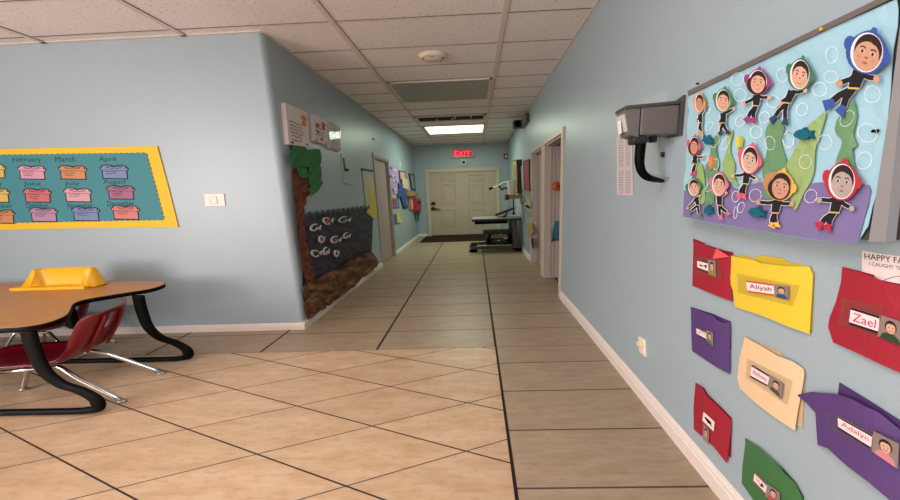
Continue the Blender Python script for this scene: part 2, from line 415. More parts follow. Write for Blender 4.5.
# openings on the right wall
def casing(bld, W_x, sg, y0, y1, h, wd=.055, t=.018, mi=0):
    f = W_x+sg*t
    bld.box((f, y0-wd, 0), (W_x, y0, h), mi, ch=.004); bld.box((f, y1, 0), (W_x, y1+wd, h), mi, ch=.004); bld.box((f, y0-wd, h), (W_x, y1+wd, h+wd), mi, ch=.004)
def jambs(bld, xa, xb_, y0, y1, h, t=.02):
    bld.box((xa, y0, 0), (xb_, y0+t, h)); bld.box((xa, y1-t, 0), (xb_, y1, h)); bld.box((xa, y0, h-t), (xb_, y1, h))
for n_, (d, closed) in enumerate(((D3, 0), (D4, 1))):
    dd = struct_door('door_%d' % (2+n_)); dd.location = (xR, d[0], 0); ORG[dd.name] = np.array([xR, d[0], 0])
    b = B(); casing(b, xR, -1, d[0], d[1], HR); b.build('door_casing', M_frame, dd)
    b = B(); jambs(b, xR, xR+T, *d, HR); b.box((xR+.06, d[1]-.032, 0), (xR+.075, d[1]-.02, HR-.02)); b.build('door_jamb', M_jamb, dd)
    if closed: b = B(); b.box((xR+.075, d[0]+.02, .01), (xR+.11, d[1]-.02, HR-.022)); b.build('door_leaf', M_pinkdoor, dd)
    else:
        b = B(); b.box((xR+T+.005, d[1]-.055, .01), (xR+T+.72, d[1]-.02, HR-.022))
        for x in (.12, .42): b.box((xR+T+x, d[1]-.058, .2), (xR+T+x+.2, d[1]-.055, 1.5))
        b.build('door_leaf', M_jamb, dd)
# left door
dd = struct_door('door_4'); dd.location = (xL, DL[0], 0); ORG[dd.name] = np.array([xL, DL[0], 0])
b = B(); casing(b, xL, 1, DL[0], DL[1], HD, .05); b.build('door_casing', M_jamb, dd)
b = B(); jambs(b, xL-T, xL, *DL, HD); b.build('door_jamb', M_jamb, dd)
b = B(); b.box((xL-.075, DL[0]+.02, .01), (xL-.04, DL[1]-.02, HD-.022))
b.box((xL-.04, DL[0]+.16, .15), (xL-.034, DL[0]+.6, .8)); b.box((xL-.04, DL[0]+.16, .95), (xL-.034, DL[0]+.6, 1.6)); b.build('door_leaf', M_pinkdoor, dd)

# ------------------------------------------------------------------ ceiling fittings
def ceil_rect(x0, x1, y0, y1): return x0, x1, y0, y1
M_lit = mat('lit_diffuser', (255, 246, 220), .5, .3, emit=2.6)
M_off = mat('unlit_diffuser', (150, 152, 146), .35, .4)
t = thing('ceiling_light', 'lit rectangular ceiling light in front of the far door', 'ceiling light', (-.335, 6.54, zC-.02))
b = B(); x0, x1, y0, y1 = -.935, .235, 6.14, 6.94
for q in ((x0, y0, x1, y0+.03), (x0, y1-.03, x1, y1), (x0, y0, x0+.03, y1), (x1-.03, y0, x1, y1)): b.box((q[0], q[1], zC-.016), (q[2], q[3], zC-.004))
b.build('frame', M_grid, t); B().box((x0+.03, y0+.03, zC-.012), (x1-.03, y1-.03, zC-.006)).build('diffuser', M_lit, t)
t = thing('ceiling_light', 'unlit grey rectangular ceiling light panel behind the smoke detector', 'ceiling light', (-.35, 4.15, zC-.02))
b = B(); x0, x1, y0, y1 = -.945, .235, 3.76, 4.54
for q in ((x0, y0, x1, y0+.012), (x0, y1-.012, x1, y1), (x0, y0, x0+.03, y1), (x1-.03, y0, x1, y1)): b.box((q[0], q[1], zC-.018), (q[2], q[3], zC-.004))
b.build('frame', M_grid, t); B().box((x0+.03, y0+.012, zC-.013), (x1-.03, y1-.012, zC-.006)).build('diffuser', M_off, t)
t = thing('ceiling_vent', 'dark slotted air vent between the unlit and the lit ceiling light', 'vent', (-.35, 5.55, zC-.01))
B().box((-.91, 5.42, zC-.008), (.19, 5.72, zC-.004)).build('backing', M_black, t)
b = B()
for q in ((-.95, 5.38, .23, 5.42), (-.95, 5.72, .23, 5.76), (-.95, 5.38, -.91, 5.76), (.19, 5.38, .23, 5.76)): b.box((q[0], q[1], zC-.018), (q[2], q[3], zC-.004))
b.build('frame', M_grid, t)
for i in range(3):
    y = 5.475+i*.085; B().box((-.91, y, zC-.014), (.19, y+.02, zC-.009)).build('louver', M_dark, t)
for x, ya, yb_ in ((-.62, 5.6, 5.72), (-.35, 5.57, 5.72), (-.30, 5.42, 5.57), (-.03, 5.42, 5.57)): B().box((x, ya, zC-.02), (x+.02, yb_, zC-.008)).build('divider', M_grid, t)
t = thing('smoke_detector', 'round cream smoke detector on the hall ceiling', 'smoke detector', tuple(U(433, 56, 2, zC)))
c = U(433, 55, 2, zC); b = B(); b.lathe(c, [(.001, -.045), (.05, -.045), (.065, -.034), (.085, -.03), (.095, -.015), (.10, -.002)], n=28, sx=1.35); autosmooth(b.build('housing', mat('cream_plastic', (222, 205, 186), .5, .3), t))
b = B()
for k in range(5):
    b = B(); th = 2*math.pi*(k+.25)/5-1.9; p = c+np.array([.075*1.25*math.cos(th), .06*math.sin(th), -.034]); b.box(p-(.012, .004, .004), p+(.012, .004, .004)); b.build('slot', M_dark, t)

# ------------------------------------------------------------------ far wall: exit sign, alarm, strobe
t = thing('exit_sign', 'lit red exit sign above the far door', 'exit sign', tuple(U(462, 157, 1, yB)))
A = U(450.3, 149.6, 1, yB-.06); C = U(474.3, 157.2, 1, yB-.06)
B().box((A[0], yB-.06, C[2]), (C[0], yB, A[2]), ch=.01).build('housing', mat('exit_housing', (176, 176, 166), .4, .4), t)
text('lettering', 'EXIT', WB, (454.4, 151.0), (470.6, 151.0), (454.4, 156.3), .0635, mat('red_exit_letters', (255, 62, 84), .5, .3, emit=1.6), t)
B().box((U(453, 150, 1, yB)[0], yB-.062, U(453, 156.8, 1, yB)[2]), (U(471.8, 150, 1, yB)[0], yB-.06, U(453, 150.6, 1, yB)[2])).build('face', mat('exit_face', (196, 40, 60), .5, .3, emit=.35), t, label='glowing red face')
t = thing('alarm_box', 'small white alarm box between exit sign and far door', 'alarm', tuple(U(463.5, 165.5, 1, yB)))
A = U(460, 159, 1, yB-.05); C = U(467.2, 165.8, 1, yB-.05)
B().box((A[0], yB-.05, C[2]), (C[0], yB, A[2]), ch=.012).build('housing', mat('alarm_white', (196, 200, 192), .4, .4), t)
c = (A+C)/2; B().lathe(np.array([c[0], yB-.056, c[2]]), [(.04, 0), (.04, .006)], axis=1, n=14).build('speaker_grille', M_dark, t)
t = thing('fire_strobe', 'small red fire alarm strobe by the far right corner', 'fire alarm', tuple(U(506, 159, 1, yB)))
A = U(503.6, 153.6, 1, yB-.05); C = U(508.3, 158.6, 1, yB-.05)
B().box((A[0], yB-.05, C[2]), (C[0], yB, A[2]), ch=.01).build('housing', mat('alarm_red', (150, 28, 30), .4, .4), t)
c = (A+C)/2; B().box((c[0]-.02, yB-.064, c[2]-.04), (c[0]+.025, yB-.05, c[2]+.03), ch=.006).build('lens', M_white, t)
# floor mat
x0, x1, y0, y1 = -1.36, .62, 7.32, 8.36
b = B(); b.box((x0, y0, 0), (x1, y1, .012), ch=.005)
b.build('floor_mat', mat('brown_mat', (52, 38, 28), .95, .1, var=.2, vs=80, bump=.5, bs=300), label='dark brown doormat on the tiles before the far door', cat='door mat')

# ------------------------------------------------------------------ left hall wall
M_canvas = mat('canvas_white', (216, 204, 200), .7, .2, var=.03, vs=30)
M_ink = mat('dark_ink', (58, 52, 56), .8, .1)
def slab(W, quadpx, d):
    """box standing off a wall: front corners from pixels, depth d"""
    P = [W.at(u, v, d) for u, v in quadpx]
    return P, -W.n*d
canv = [(((285.3, 102.6), (307.8, 113), (310, 147.2), (288.8, 144.3)), 'white canvas with handwriting and an orange handprint, nearest of three', (214, 112, 74)),
        (((312.8, 114.3), (327.2, 120.6), (328.3, 144.9), (314.4, 141)), 'white canvas with a pink handprint, middle of the three', (176, 60, 96)),
        (((328.3, 119.9), (340.5, 126.9), (341.2, 151.2), (329.6, 147.6)), 'glossy pale canvas with faint writing, farthest of the three', (150, 146, 140))]
for i, (q, lab, hc) in enumerate(canv):
    P, v = slab(WL, q, .036); c = sum(P)/4
    t = thing('canvas_print', lab, 'wall art', c, 'canvas prints on the left hall wall')
    B().prism(P, v).build('panel', M_canvas, t)
    q = [np.array(x) for x in q]; xf = lambda a, b_, q=q: tuple((1-b_)*((1-a)*q[0]+a*q[1])+b_*((1-a)*q[3]+a*q[2]))
    L = []
    hx, hy = ((.8, .3), (.72, .32), (.5, .35))[i]
    L.append((ell(hx, hy+.06, .11, .08, 12), 1))
    for k in range(5):
        a = -2.4+k*.42; L.append((stroke([(hx, hy), (hx+.19*math.cos(a), hy+.19*math.sin(a))], .05), 1))
    if i == 1: L += [(ell(.3, .35, .13, .09, 12), 1), (ell(.3, .6, .1, .06, 12), 1), (ell(.55, .85, .12, .06, 12), 1)]
    for r in range(6 if i != 1 else 4):
        y = (.4+.09*r) if i == 0 else .3+.13*r
        L.append((stroke(scribble(i*20+r, .42, y+.02, .6 if r < 4 else .45, .05, 16, .03), .018), 0))
    L.append((stroke([(.1, .93), (.24, .95)], .04), 0)); L.append((stroke([(.82, .93), (.95, .93)], .03), 0))
    flat('writing', WL, L, .0363, [M_ink, mat('paint_%d' % i, hc, .6, .3)], t, dz=.0002, base=.0003, xf=xf)
    if i == 2: B().prism([WL.at(*xf(a, b_), .0385) for a, b_ in ((.03, .03), (.97, .03), (.97, .97), (.03, .97))], WL.n*.001).build('plastic_sleeve', mat('clear_sleeve', (230, 235, 235), .05, .8, alpha=.18), t)
# small access panel
P, v = slab(WL, ((341.8, 154), (352.3, 157.5), (353.2, 185.5), (344, 183)), .012)
t = thing('access_panel', 'thin white access panel with dark latch right of the canvases', 'panel', sum(P)/4)
B().prism(P, v).build('plate', mat('panel_paint', (166, 180, 180), .4, .4), t)
B().prism([WL.at(u, v_, .02) for u, v_ in ((343.6, 157.5), (344.6, 157.9), (346, 171), (345, 171))], -WL.n*.008).build('handle', M_dark, t)
B().prism([WL.at(u, v_, .024) for u, v_ in ((346.2, 168.3), (348.6, 169), (348.8, 171.4), (346.4, 170.8))], -WL.n*.012).build('latch', M_black, t)
B().prism([WL.at(u, v_, .006) for u, v_ in ((372.8, 138), (374.4, 138.6), (374.4, 140.2), (372.8, 139.8))], -WL.n*.006).build('wall_hook', M_black, label='tiny dark hook high on the left hall wall', cat='hook')

# paper forest mural
M_brown = mat('brown_paper', (112, 80, 54), .75, .25, var=.12, vs=9, bump=.25, bs=30)
M_trunk = mat('dark_brown_paper', (104, 62, 46), .8, .25, var=.3, vs=18, bump=.5, bs=40)
M_sea = mat('charcoal_blue_paper', (56, 51, 68), .6, .3, var=.15, vs=16, bump=.25, bs=22)
M_leaf = mat('green_leaf_paper', (52, 112, 66), .7, .2, var=.08, vs=20)
top = []
nsc = 13
for i in range(nsc*4+1):
    a = i/(nsc*4); u = 305+(371.5-305)*a**.8; v = 216.5-8.5*a**.8; top.append((u, v-3.2*(1-a*.3)*abs(math.sin(math.pi*i/4))))
sea = top+[(373, 214), (372.6, 230), (371, 262), (340, 285), (309, 312), (303.5, 300), (302.5, 280)]
mural = thing('sea_paper', 'charcoal paper sheet with scalloped top edge on left hall wall', 'paper mural', WL.at(340, 250))
sheet('backing_sheet', WL, sea, .004, .002, M_sea, mural, jit=.006, step=3.5)
bord = [(u, v-1.2) for u, v in top]+[(u, v+2.2) for u, v in reversed(top)]
sheet('scalloped_border', WL, bord, .014, .002, mat('slate_border', (72, 76, 84), .6, .3), mural)
M_wp = mat('white_scrap', (206, 202, 204), .6, .2); M_rp = mat('rust_scrap', (196, 96, 66), .6, .2); M_bp = mat('blue_scrap', (72, 112, 150), .6, .2)
fishes = [(315.5, 227.5, 6, 4, 'nearest of the top row'), (328, 221, 6, 4, 'rust centred, second of top row'), (344.5, 219.5, 7, 3.4, 'blue eyed, farthest of top row'), (322, 239.5, 3.2, 4.2, 'small one with a rust coloured middle'),
          (336, 239.5, 6, 4, 'long one in the middle row'), (316.5, 253.5, 6, 4, 'nearest of the bottom row'), (326.5, 251, 3.4, 4.4, 'second of the bottom row'), (337, 253.5, 2.6, 3.8, 'farthest of the bottom row, slim upright'), (347, 235.5, 4, 3.2, 'small one, farthest of the middle row')]
for i, (cx, cy, rx, ry, lab) in enumerate(fishes):
    t = thing('paper_fish', 'looped white paper fish on the charcoal sheet, '+lab, 'paper fish', WL.at(cx, cy, .02), 'paper fish on the charcoal sheet')
    rot = -.5 if i % 2 == 0 else .35; b = B()
    for k, (p0, p1) in enumerate(((.3, 3.3), (2.2, 5.4))):
        arc = [(cx+math.cos(a)*rx*.62*(1 if k else .8)-rx*.1, cy+math.sin(a)*ry*.8+rot*math.cos(a)*2) for a in np.linspace(p0, p1, 9)]
        b.prism([WL.at(u, v, .028+.006*k) for u, v in stroke(arc, .95)], -WL.n*.012)
    b.build('body', M_wp, t)
    b = B(); b.prism([WL.at(u, v, .034) for u, v in ((cx+rx*.5, cy-rot*2), (cx+rx, cy-ry*.7-rot), (cx+rx*.85, cy+ry*.5-rot))], -WL.n*.01); b.build('tail', M_wp, t)
    if i in (1, 2, 3, 4): b = B(); b.prism([WL.at(u, v, .034) for u, v in ell(cx, cy+.4, 1.6, 1.5, 8)], -WL.n*.008); b.build('centre', M_bp if i == 2 else M_rp, t)
ground = [(302, 289), (306, 283.5), (311, 280.6), (318, 279), (326, 273), (335, 270), (344, 266), (350, 260), (357.6, 257), (364, 254), (369.6, 249.7), (373, 253), (378.6, 261), (377, 270), (371, 271), (366, 276), (362, 277.6), (356, 286), (350, 289), (341, 297), (333, 302), (328, 308), (320, 310.6), (313, 317), (308, 319.8), (305.5, 314), (303.5, 306), (306, 301), (304, 295)]
sheet('paper_ground', WL, ground, .03, .002, M_brown, jit=.034, step=4.6, label='crumpled brown paper ground along the foot of left hall wall', cat='paper mural')
trunk = [(292.5, 170), (297, 167.5), (303, 170), (309.6, 178), (310.5, 185), (308.5, 190), (310.8, 193), (306, 198), (307, 203), (304.4, 207), (305, 214), (304.6, 222), (307, 240), (310.5, 255), (315, 272), (317, 281), (307, 286), (303, 270), (298, 240), (295, 205), (293, 185)]
t = thing('paper_tree', 'brown paper tree with green leaves beside the rounded wall corner', 'paper tree', WL.at(300, 225))
sheet('trunk', WL, trunk, .020, .002, M_trunk, t, jit=.012, step=2.6)
def z4(p): return (270+p[0]/4.167, 95+p[1]/4.167)
for i, pl in enumerate([[(95, 215), (120, 210), (150, 222), (155, 240), (120, 250), (98, 240)], [(150, 232), (180, 226), (210, 230), (212, 285), (185, 296), (165, 275), (140, 250)], [(78, 248), (95, 236), (122, 236), (150, 250), (168, 275), (162, 298), (128, 295), (100, 302), (84, 285)],
        [(165, 292), (190, 290), (212, 297), (213, 355), (190, 345), (168, 348)], [(112, 303), (138, 297), (166, 330), (158, 347), (128, 342)], [(160, 345), (190, 350), (220, 360), (214, 378), (195, 405), (166, 422), (172, 395)]]):
    sheet('leaf', WL, [z4(p) for p in curve2(pl, 3)], .030+.006*(i % 3), .002, M_leaf, t, bulge=lambda u, v: .006*math.sin(u*.6+v*.4), step=2.5)
# yellow and white strip sheet before the left door
t = thing('paper_banner', 'long cream and yellow paper sheet left of the taupe door', 'paper sheet', WL.at(370, 195))
def z8(p): return (330+p[0]/5.55, 160+p[1]/5.55)
sheet('upper_sheet', WL, [z8(p) for p in ((178, 50), (238, 62), (250, 190), (262, 310), (242, 330), (205, 292), (190, 160))], .008, .002, mat('cream_paper', (186, 184, 160), .7, .2), t, jit=.003, step=4)
sheet('lower_sheet', WL, [z8(p) for p in ((212, 158), (242, 162), (262, 308), (243, 330), (210, 290), (222, 220))], .014, .002, mat('mustard_paper', (206, 180, 84), .7, .2), t, jit=.003, step=4)
b = B(); b.prism([WL.at(*z8(p), .018) for p in ((180, 44), (238, 56), (240, 68), (180, 57))], -WL.n*.012); b.build('top_clip', M_dark, t)

# posters and bits beyond the left door
def z7(p): return (375+p[0]/6.25, 155+p[1]/6.25)
def poster(name, label, cat, pl, off, cols, W=WL, zf=z7, extra=(), thick=.006, group=None):
    P = [W.at(*zf(p), off) for p in pl]
    t = thing(name, label, cat, sum(P)/len(P), group)
    ms = [mat('p_%d_%d_%d' % c, c, .6, .3) for c in cols]
    B().prism(P, -W.n*thick).build('sheet', ms[0], t)
    if extra:
        q = [np.array(zf(x)) for x in pl[:4]]; xf = lambda a, b_: tuple((1-b_)*((1-a)*q[0]+a*q[1])+b_*((1-a)*q[3]+a*q[2]))
        flat('artwork', W, [(pp, mi) for pp, mi in extra], off+.0005, ms, t, dz=.001, base=.001, xf=xf)
    return t
spots = [(ell(.15+.7*hsh(i, 1), .08+.84*hsh(i, 2), .13, .055, 9), 1+i % 2) for i in range(12)]
poster('poster', 'lilac poster with purple flowers, largest beyond the taupe door', 'poster', ((82, 62), (145, 70), (150, 245), (97, 240)), .012, ((170, 150, 192), (124, 70, 124), (206, 190, 214)), extra=spots)
poster('picture_frame', 'brown framed collage with a pink photo, beyond the lilac poster', 'picture', ((150, 95), (192, 102), (207, 330), (180, 335)), .02, ((96, 74, 62), (206, 168, 160), (222, 216, 206)), extra=[([(.12, .04), (.9, .04), (.9, .22), (.12, .22)], 1), ([(.2, .3), (.88, .3), (.88, .9), (.25, .9)], 2)], thick=.02)
poster('paper_cutout', 'dark blue paper figure hanging between lilac poster and beige sheet', 'paper figure', ((148, 172), (172, 180), (198, 230), (200, 330), (180, 322), (165, 260), (146, 262), (152, 215)), .040, ((52, 78, 136),), thick=.012)
poster('notice', 'beige notice sheet above the blue paper figure', 'notice', ((170, 145), (210, 150), (213, 215), (176, 205)), .045, ((214, 190, 166),))
poster('picture_frame', 'dark framed grey picture nearest the far wall', 'picture', ((214, 115), (245, 120), (256, 222), (231, 216)), .024, ((62, 56, 54), (140, 150, 152)), extra=[([(.15, .06), (.85, .06), (.85, .94), (.15, .94)], 1)], thick=.028)
poster('notice_board', 'narrow tan board with a white paper below the wooden ledge', 'board', ((205, 222), (232, 226), (250, 345), (216, 342)), .026, ((164, 128, 92), (220, 216, 212)), extra=[([(.4, .25), (1.0, .3), (1.1, .98), (.5, .95)], 1)], thick=.02)
P = [WL.at(*z7(p), .10) for p in ((221, 231), (268, 236), (268, 258), (222, 255))]
t = thing('wall_shelf', 'small wooden ledge above the red box', 'shelf', sum(P)/4); B().prism(P, -WL.n*.098).build('ledge', mat('ledge_wood', (176, 134, 92), .6, .3), t)
P = [WL.at(*z7(p), .12) for p in ((256, 268), (292, 272), (295, 345), (262, 348))]
t = thing('first_aid_box', 'bright red box on left hall wall near the far door', 'box', sum(P)/4)
B().prism(P, -WL.n*.118).build('case', mat('red_box', (186, 32, 36), .4, .4), t)
B().prism([p+WL.n*.006+(0, 0, 0) for p in [WL.at(*z7(p), .12) for p in ((264, 285), (284, 287), (285, 303), (264, 302))]], -WL.n*.006).build('latch', M_dark, t)
b = B(); b.tube([WL.at(*z7(p), .03) for p in ((252, 352), (256, 410), (272, 412), (268, 360))], .012, 6); b.build('wire_hook', M_dark, label='thin wire loop on the wall under the red box', cat='hook')
poster('small_picture', 'small red and blue picture below the lilac poster', 'picture', ((108, 270), (150, 272), (155, 330), (115, 335)), .01, ((176, 60, 66), (88, 118, 158)), extra=[([(.5, .0), (1, 0), (1, .9), (.55, .95)], 1), ([(.1, .55), (.45, .6), (.4, .95), (.1, .95)], 1)])
poster('small_picture', 'small blue and yellow picture, lowest beyond the taupe door', 'picture', ((118, 372), (160, 360), (163, 425), (125, 435)), .01, ((74, 96, 148), (206, 190, 70)), extra=[([(.4, .0), (1, 0), (1, 1), (.45, .9)], 1)])
poster('paper_slip', 'narrow pale slip high on the wall above the posters', 'paper slip', ((151, 40), (161, 42), (162, 78), (153, 76)), .01, ((206, 204, 200),))

# ------------------------------------------------------------------ calendar and plates on the front wall
M_yel = mat('yellow_border_paper', (230, 186, 36), .55, .3, var=.05, vs=10); M_teal = mat('teal_paper', (66, 132, 142), .6, .25, var=.08, vs=5)
cal = thing('birthday_calendar', 'teal birthday calendar with yellow border on the wall behind the table', 'wall calendar', WF.at(60, 190))
sheet('border', WF, [(-42, 149.5), (0, 149), (70, 147.5), (157, 146), (168, 186), (178.3, 226.8), (90, 228), (0, 230), (-42, 231)], .004, .003, M_yel, cal, jit=.0015, step=16)
sc = []
def scal(p, q, n, amp):
    p, q = np.array(p, float), np.array(q, float); d = (q-p)/np.linalg.norm(q-p); nn = np.array([d[1], -d[0]])
    return [tuple(p+(q-p)*i/(n*4)+nn*amp*abs(math.sin(math.pi*i/4))) for i in range(n*4)]
sc = scal((-36, 155.8), (145.6, 153.2), 34, .9)+scal((145.6, 153.2), (163.4, 219.4), 15, 1.4)+scal((163.4, 219.4), (-36, 223.2), 36, .9)+[(-36, 223.2)]
sheet('teal_panel', WF, sc, .009, .002, M_teal, cal)
GC = {'y': (206, 178, 94), 'p': (206, 148, 172), 'o': (196, 134, 92), 'b': (118, 134, 172), 'r': (190, 108, 112), 'lp': (204, 156, 164), 'm': (156, 104, 132), 'vi': (172, 134, 164), 'c': (202, 124, 120)}
gifts = [('January', -8.5, 171, 'y', 'yellow gift card at left edge, top row'), ('February', 31.5, 172.5, 'p', 'pink February gift card'), ('March', 72.5, 172.5, 'o', 'orange March gift card'), ('April', 114, 172, 'b', 'blue April gift card'),
         ('May', -4.5, 195.5, 'y', 'yellow gift card at left edge, middle row'), ('June', 37, 195.5, 'r', 'red June gift card'), ('July', 77.5, 195, 'lp', 'light pink July gift card'), ('August', 120.5, 192.5, 'm', 'mauve August gift card'),
         ('September', .5, 216.5, 'o', 'orange gift card in the bottom row at left'), ('October', 43.3, 214.8, 'vi', 'violet October gift card'), ('November', 85.5, 214, 'b', 'blue November gift card'), ('December', 125.3, 212.6, 'c', 'coral December gift card')]
for nm, cx, cy, k, lab in gifts:
    xf = lambda a, b_: (cx+a*13.2, cy+b_*6.2+a*.3)
    body = [(-.86, -.35), (-.98, -.35), (-1.02, -.7), (1.02, -.62), (1, -.3), (.9, -.3), (.98, .98), (-.8, 1.0)]
    bow1, bow2 = ell(-.48, -.78, .44, .26, 12, .1), ell(.45, -.78, .44, .24, 12, -.1)
    big = [(x*1.09, y*1.16) for x, y in body]
    L = [(big, 1), (ell(-.48, -.78, .55, .42, 12, .1), 1), (ell(.45, -.78, .55, .4, 12, -.1), 1), (body, 0), (bow1, 0), (bow2, 0)]
    L += [(stroke([(-.05, -.55), (-.55, -.7), (-.6, -.85), (-.05, -.9)], .09), 1), (stroke([(.05, -.55), (.55, -.7), (.6, -.85), (.05, -.9)], .09), 1), (stroke([(-1, -.32), (1, -.25)], .06), 1)]
    for r in range(3 if k in 'oprm' else 2):
        L.append((stroke(scribble(hash_ := len(nm)*7+r, -.25, -.1+r*.3, .9-.15*r, .12, 9), .07), 1))
    flat('gift_card', WF, L, .0115, [mat('gift_'+k, GC[k], .6, .25), M_ink], cal, dz=.0002, base=.001, xf=xf, label=lab)
for nm, x0, x1, y in (('January', -22, -2, 157), ('February', 12.5, 41, 157.5), ('March', 55, 75, 156.5), ('April', 98.5, 115.5, 157), ('May', -10, 2, 181.5), ('June', 23.5, 40.5, 181.5), ('July', 64.5, 79.5, 181.2), ('August', 103, 126, 179.5), ('September', -20, 12, 203.8), ('October', 26, 48, 202.8), ('November', 67.5, 92.5, 202.8), ('December', 107, 134, 200.8)):
    text('month_name', nm, WF, (x0, y), (x1, y-.2), (x0+.3, y+5.6), .0118, mat('teal_ink', (28, 62, 72), .7, .2), cal)
def plate(name, label, W, q, d, m, parts):
    P, v = slab(W, q, d); t = thing(name, label, 'wall plate', sum(P)/4); o = B().prism(P, v).build('plate', m, t); 
    md = o.modifiers.new('b', 'BEVEL'); md.width = .003; md.segments = 2
    for nm, qq, dd, mm in parts: B().prism([W.at(u, v_, dd) for u, v_ in qq], -W.n*.004).build(nm, mm, t)
    return t
M_plate = mat('pinkish_plate', (236, 218, 210), .4, .4)
plate('light_switch', 'pale light switch on the wall between the calendar and the rounded corner', WF, ((204, 194), (223.7, 193.6), (225.3, 206), (205.3, 206.5)), .008, M_plate,
      [('rocker_frame', ((209.5, 196.6), (216.8, 196.4), (217.6, 203.9), (210.3, 204.1)), .0095, mat('plate_gap', (190, 166, 156), .5, .3)), ('rocker', ((210, 197), (216.2, 196.9), (217, 203.5), (210.9, 203.6)), .013, M_plate)])
plate('wall_outlet', 'pale wall outlet behind the black table leg', WF, ((125.5, 294), (143, 293), (144.5, 304.5), (127, 305)), .008, M_plate,
      [('socket', ((131, 295.5), (138, 295.2), (138.5, 298.6), (131.6, 299)), .010, M_white), ('socket', ((131.6, 300), (138.6, 299.8), (139, 303), (132.2, 303.4)), .010, M_white)])
def z9(p): return (480+p[0]/3.125, 240+p[1]/3.125)
plate('wall_outlet', 'white electrical outlet low on the right wall', WR, [z9(p) for p in ((494, 300), (513, 312), (516, 366), (497, 350))], .010, M_white,
      [('socket', [z9(p) for p in ((499, 312), (509, 318), (510, 333), (500, 327))], .013, M_plate), ('socket', [z9(p) for p in ((500, 334), (510, 340), (511, 355), (502, 349))], .013, M_plate)])
t = plate('electric_plug', 'cream plug pushed into the low right wall outlet', WR, [z9(p) for p in ((488, 316), (500, 320), (501, 334), (490, 332))], .03, mat('plug_cream', (238, 220, 180), .4, .4), []); t['category'] = 'plug'

# ------------------------------------------------------------------ toddler table
TZ = .55
tab = thing('toddler_table', 'kidney shaped oak toddler table with black edge and built-in yellow seat', 'table', (-3.3, 1.8, 0))
oakm = bpy.data.materials.new('oak_laminate'); oakm.use_nodes = True; N = NT(oakm); nt = oakm.node_tree; bs = nt.nodes['Principled BSDF']
g = nt.nodes.new('ShaderNodeNewGeometry'); n1 = N.noise(g.outputs['Position'], 9, 8, (1, 7, 1), .7); n2 = N.noise(g.outputs['Position'], 60, 4, (.6, 5, 1), .7)
c_ = N.mix(N.ramp(n1, .3, .7), C4(196, 136, 74), C4(168, 108, 56)); c_ = N.mix(N.math('MULTIPLY', N.ramp(n2, .5, .7), .4), c_, C4(130, 84, 46)); nt.links.new(c_, bs.inputs['Base Color']); bs.inputs['Roughness'].default_value = .38
right = [U(*q, 2, TZ)[:2] for q in ((0, 328), (18, 327), (40, 324), (55, 320), (66, 315), (70, 310), (73, 304), (82, 300), (100, 296.5), (125, 292.5), (150, 288.5), (162, 285), (164.5, 282.8), (158, 281.3), (130, 280.8), (60, 280.6))]
cy_ = 1.86
outline = [np.array(p) for p in right]+[np.array(p) for p in ((-4.5, 2.36), (-4.72, 2.15), (-4.5, 1.98), (-4.36, 1.86), (-4.5, 1.72), (-4.6, 1.5), (-4.3, 1.28), (-3.6, 1.3), (-2.9, 1.36))]
outline = curve2(outline, 3)
def ring(z, s): 
    c = np.array([-3.3, 1.85]); return [(c[0]+(p[0]-c[0])*s, c[1]+(p[1]-c[1])*s, z) for p in outline]
b = B(); b.prism(ring(TZ-.004, .9975), (0, 0, .004)); b.build('tabletop', oakm, tab)
b = B(); V = ring(TZ-.003, 1.0)+ring(TZ-.006, 1.003)+ring(TZ-.026, 1.003)+ring(TZ-.03, .998); n = len(outline)
Fc = [tuple(range(n)), tuple(range(4*n-1, 3*n-1, -1))]
for r in range(3): Fc += [(r*n+i, (r+1)*n+i, (r+1)*n+(i+1) % n, r*n+(i+1) % n) for i in range(n)]
b.add(V, Fc); autosmooth(b.build('edge_band', M_black, tab), 30)
def sled(Y, zc=.03, r=.036):
    pts = [(-2.392, Y, TZ-.03), (-2.392, Y, .40), (-2.37, Y, .28), (-2.30, Y, .20), (-2.20, Y, .155), (-2.13, Y, .10), (-2.135, Y, .052), (-2.20, Y, .034), (-2.35, Y, .03), (-3.0, Y, .03), (-4.1, Y, .03), (-4.45, Y, .034), (-4.52, Y, .08), (-4.4, Y, .17), (-4.26, Y, .3), (-4.22, Y, .42), (-4.22, Y, TZ-.03)]
    P = smoothpath(pts, 6); b = B(); V = []; F2 = []; n = 14
    for i, p in enumerate(P):                 # flattened tube: wide across the run of the leg, thin in height on the floor
        t_ = P[min(i+1, len(P)-1)]-P[max(i-1, 0)]; t_ /= np.linalg.norm(t_); a = np.cross(t_, (0, 1, 0)); a /= np.linalg.norm(a)
        h = .018+.026*abs(t_[2])**1.5
        for k in range(n):
            th = 2*math.pi*k/n; V.append(p+a*h*math.cos(th)+np.array([0, 1., 0])*.016*math.sin(th))
    for i in range(len(P)-1):
        for k in range(n): F2.append((i*n+k, i*n+(k+1) % n, (i+1)*n+(k+1) % n, (i+1)*n+k))
    F2 += [tuple(range(n-1, -1, -1)), tuple((len(P)-1)*n+k for k in range(n))]
    mn = min(v[2] for v in V)
    V = [v-(0, 0, 0) for v in V]
    b.add([np.array([v[0], v[1], max(v[2], .002)]) for v in V], F2); return b
for Y in (1.495, 2.045):
    o = sled(Y).build('leg', M_black, tab, smooth=True)
# yellow bucket seat, its back rising above the table top
M_ys = mat('yellow_plastic', (232, 172, 2), .4, .5)
S0 = U(17, 289.4, 2, TZ+.006); S1 = U(86, 288, 2, TZ+.006)
ys = S0[1]
prof = []
def P3(u, v, Y): return U(u, v, 1, Y)
b = B()
Yn, Yb = ys-.0, ys+.30
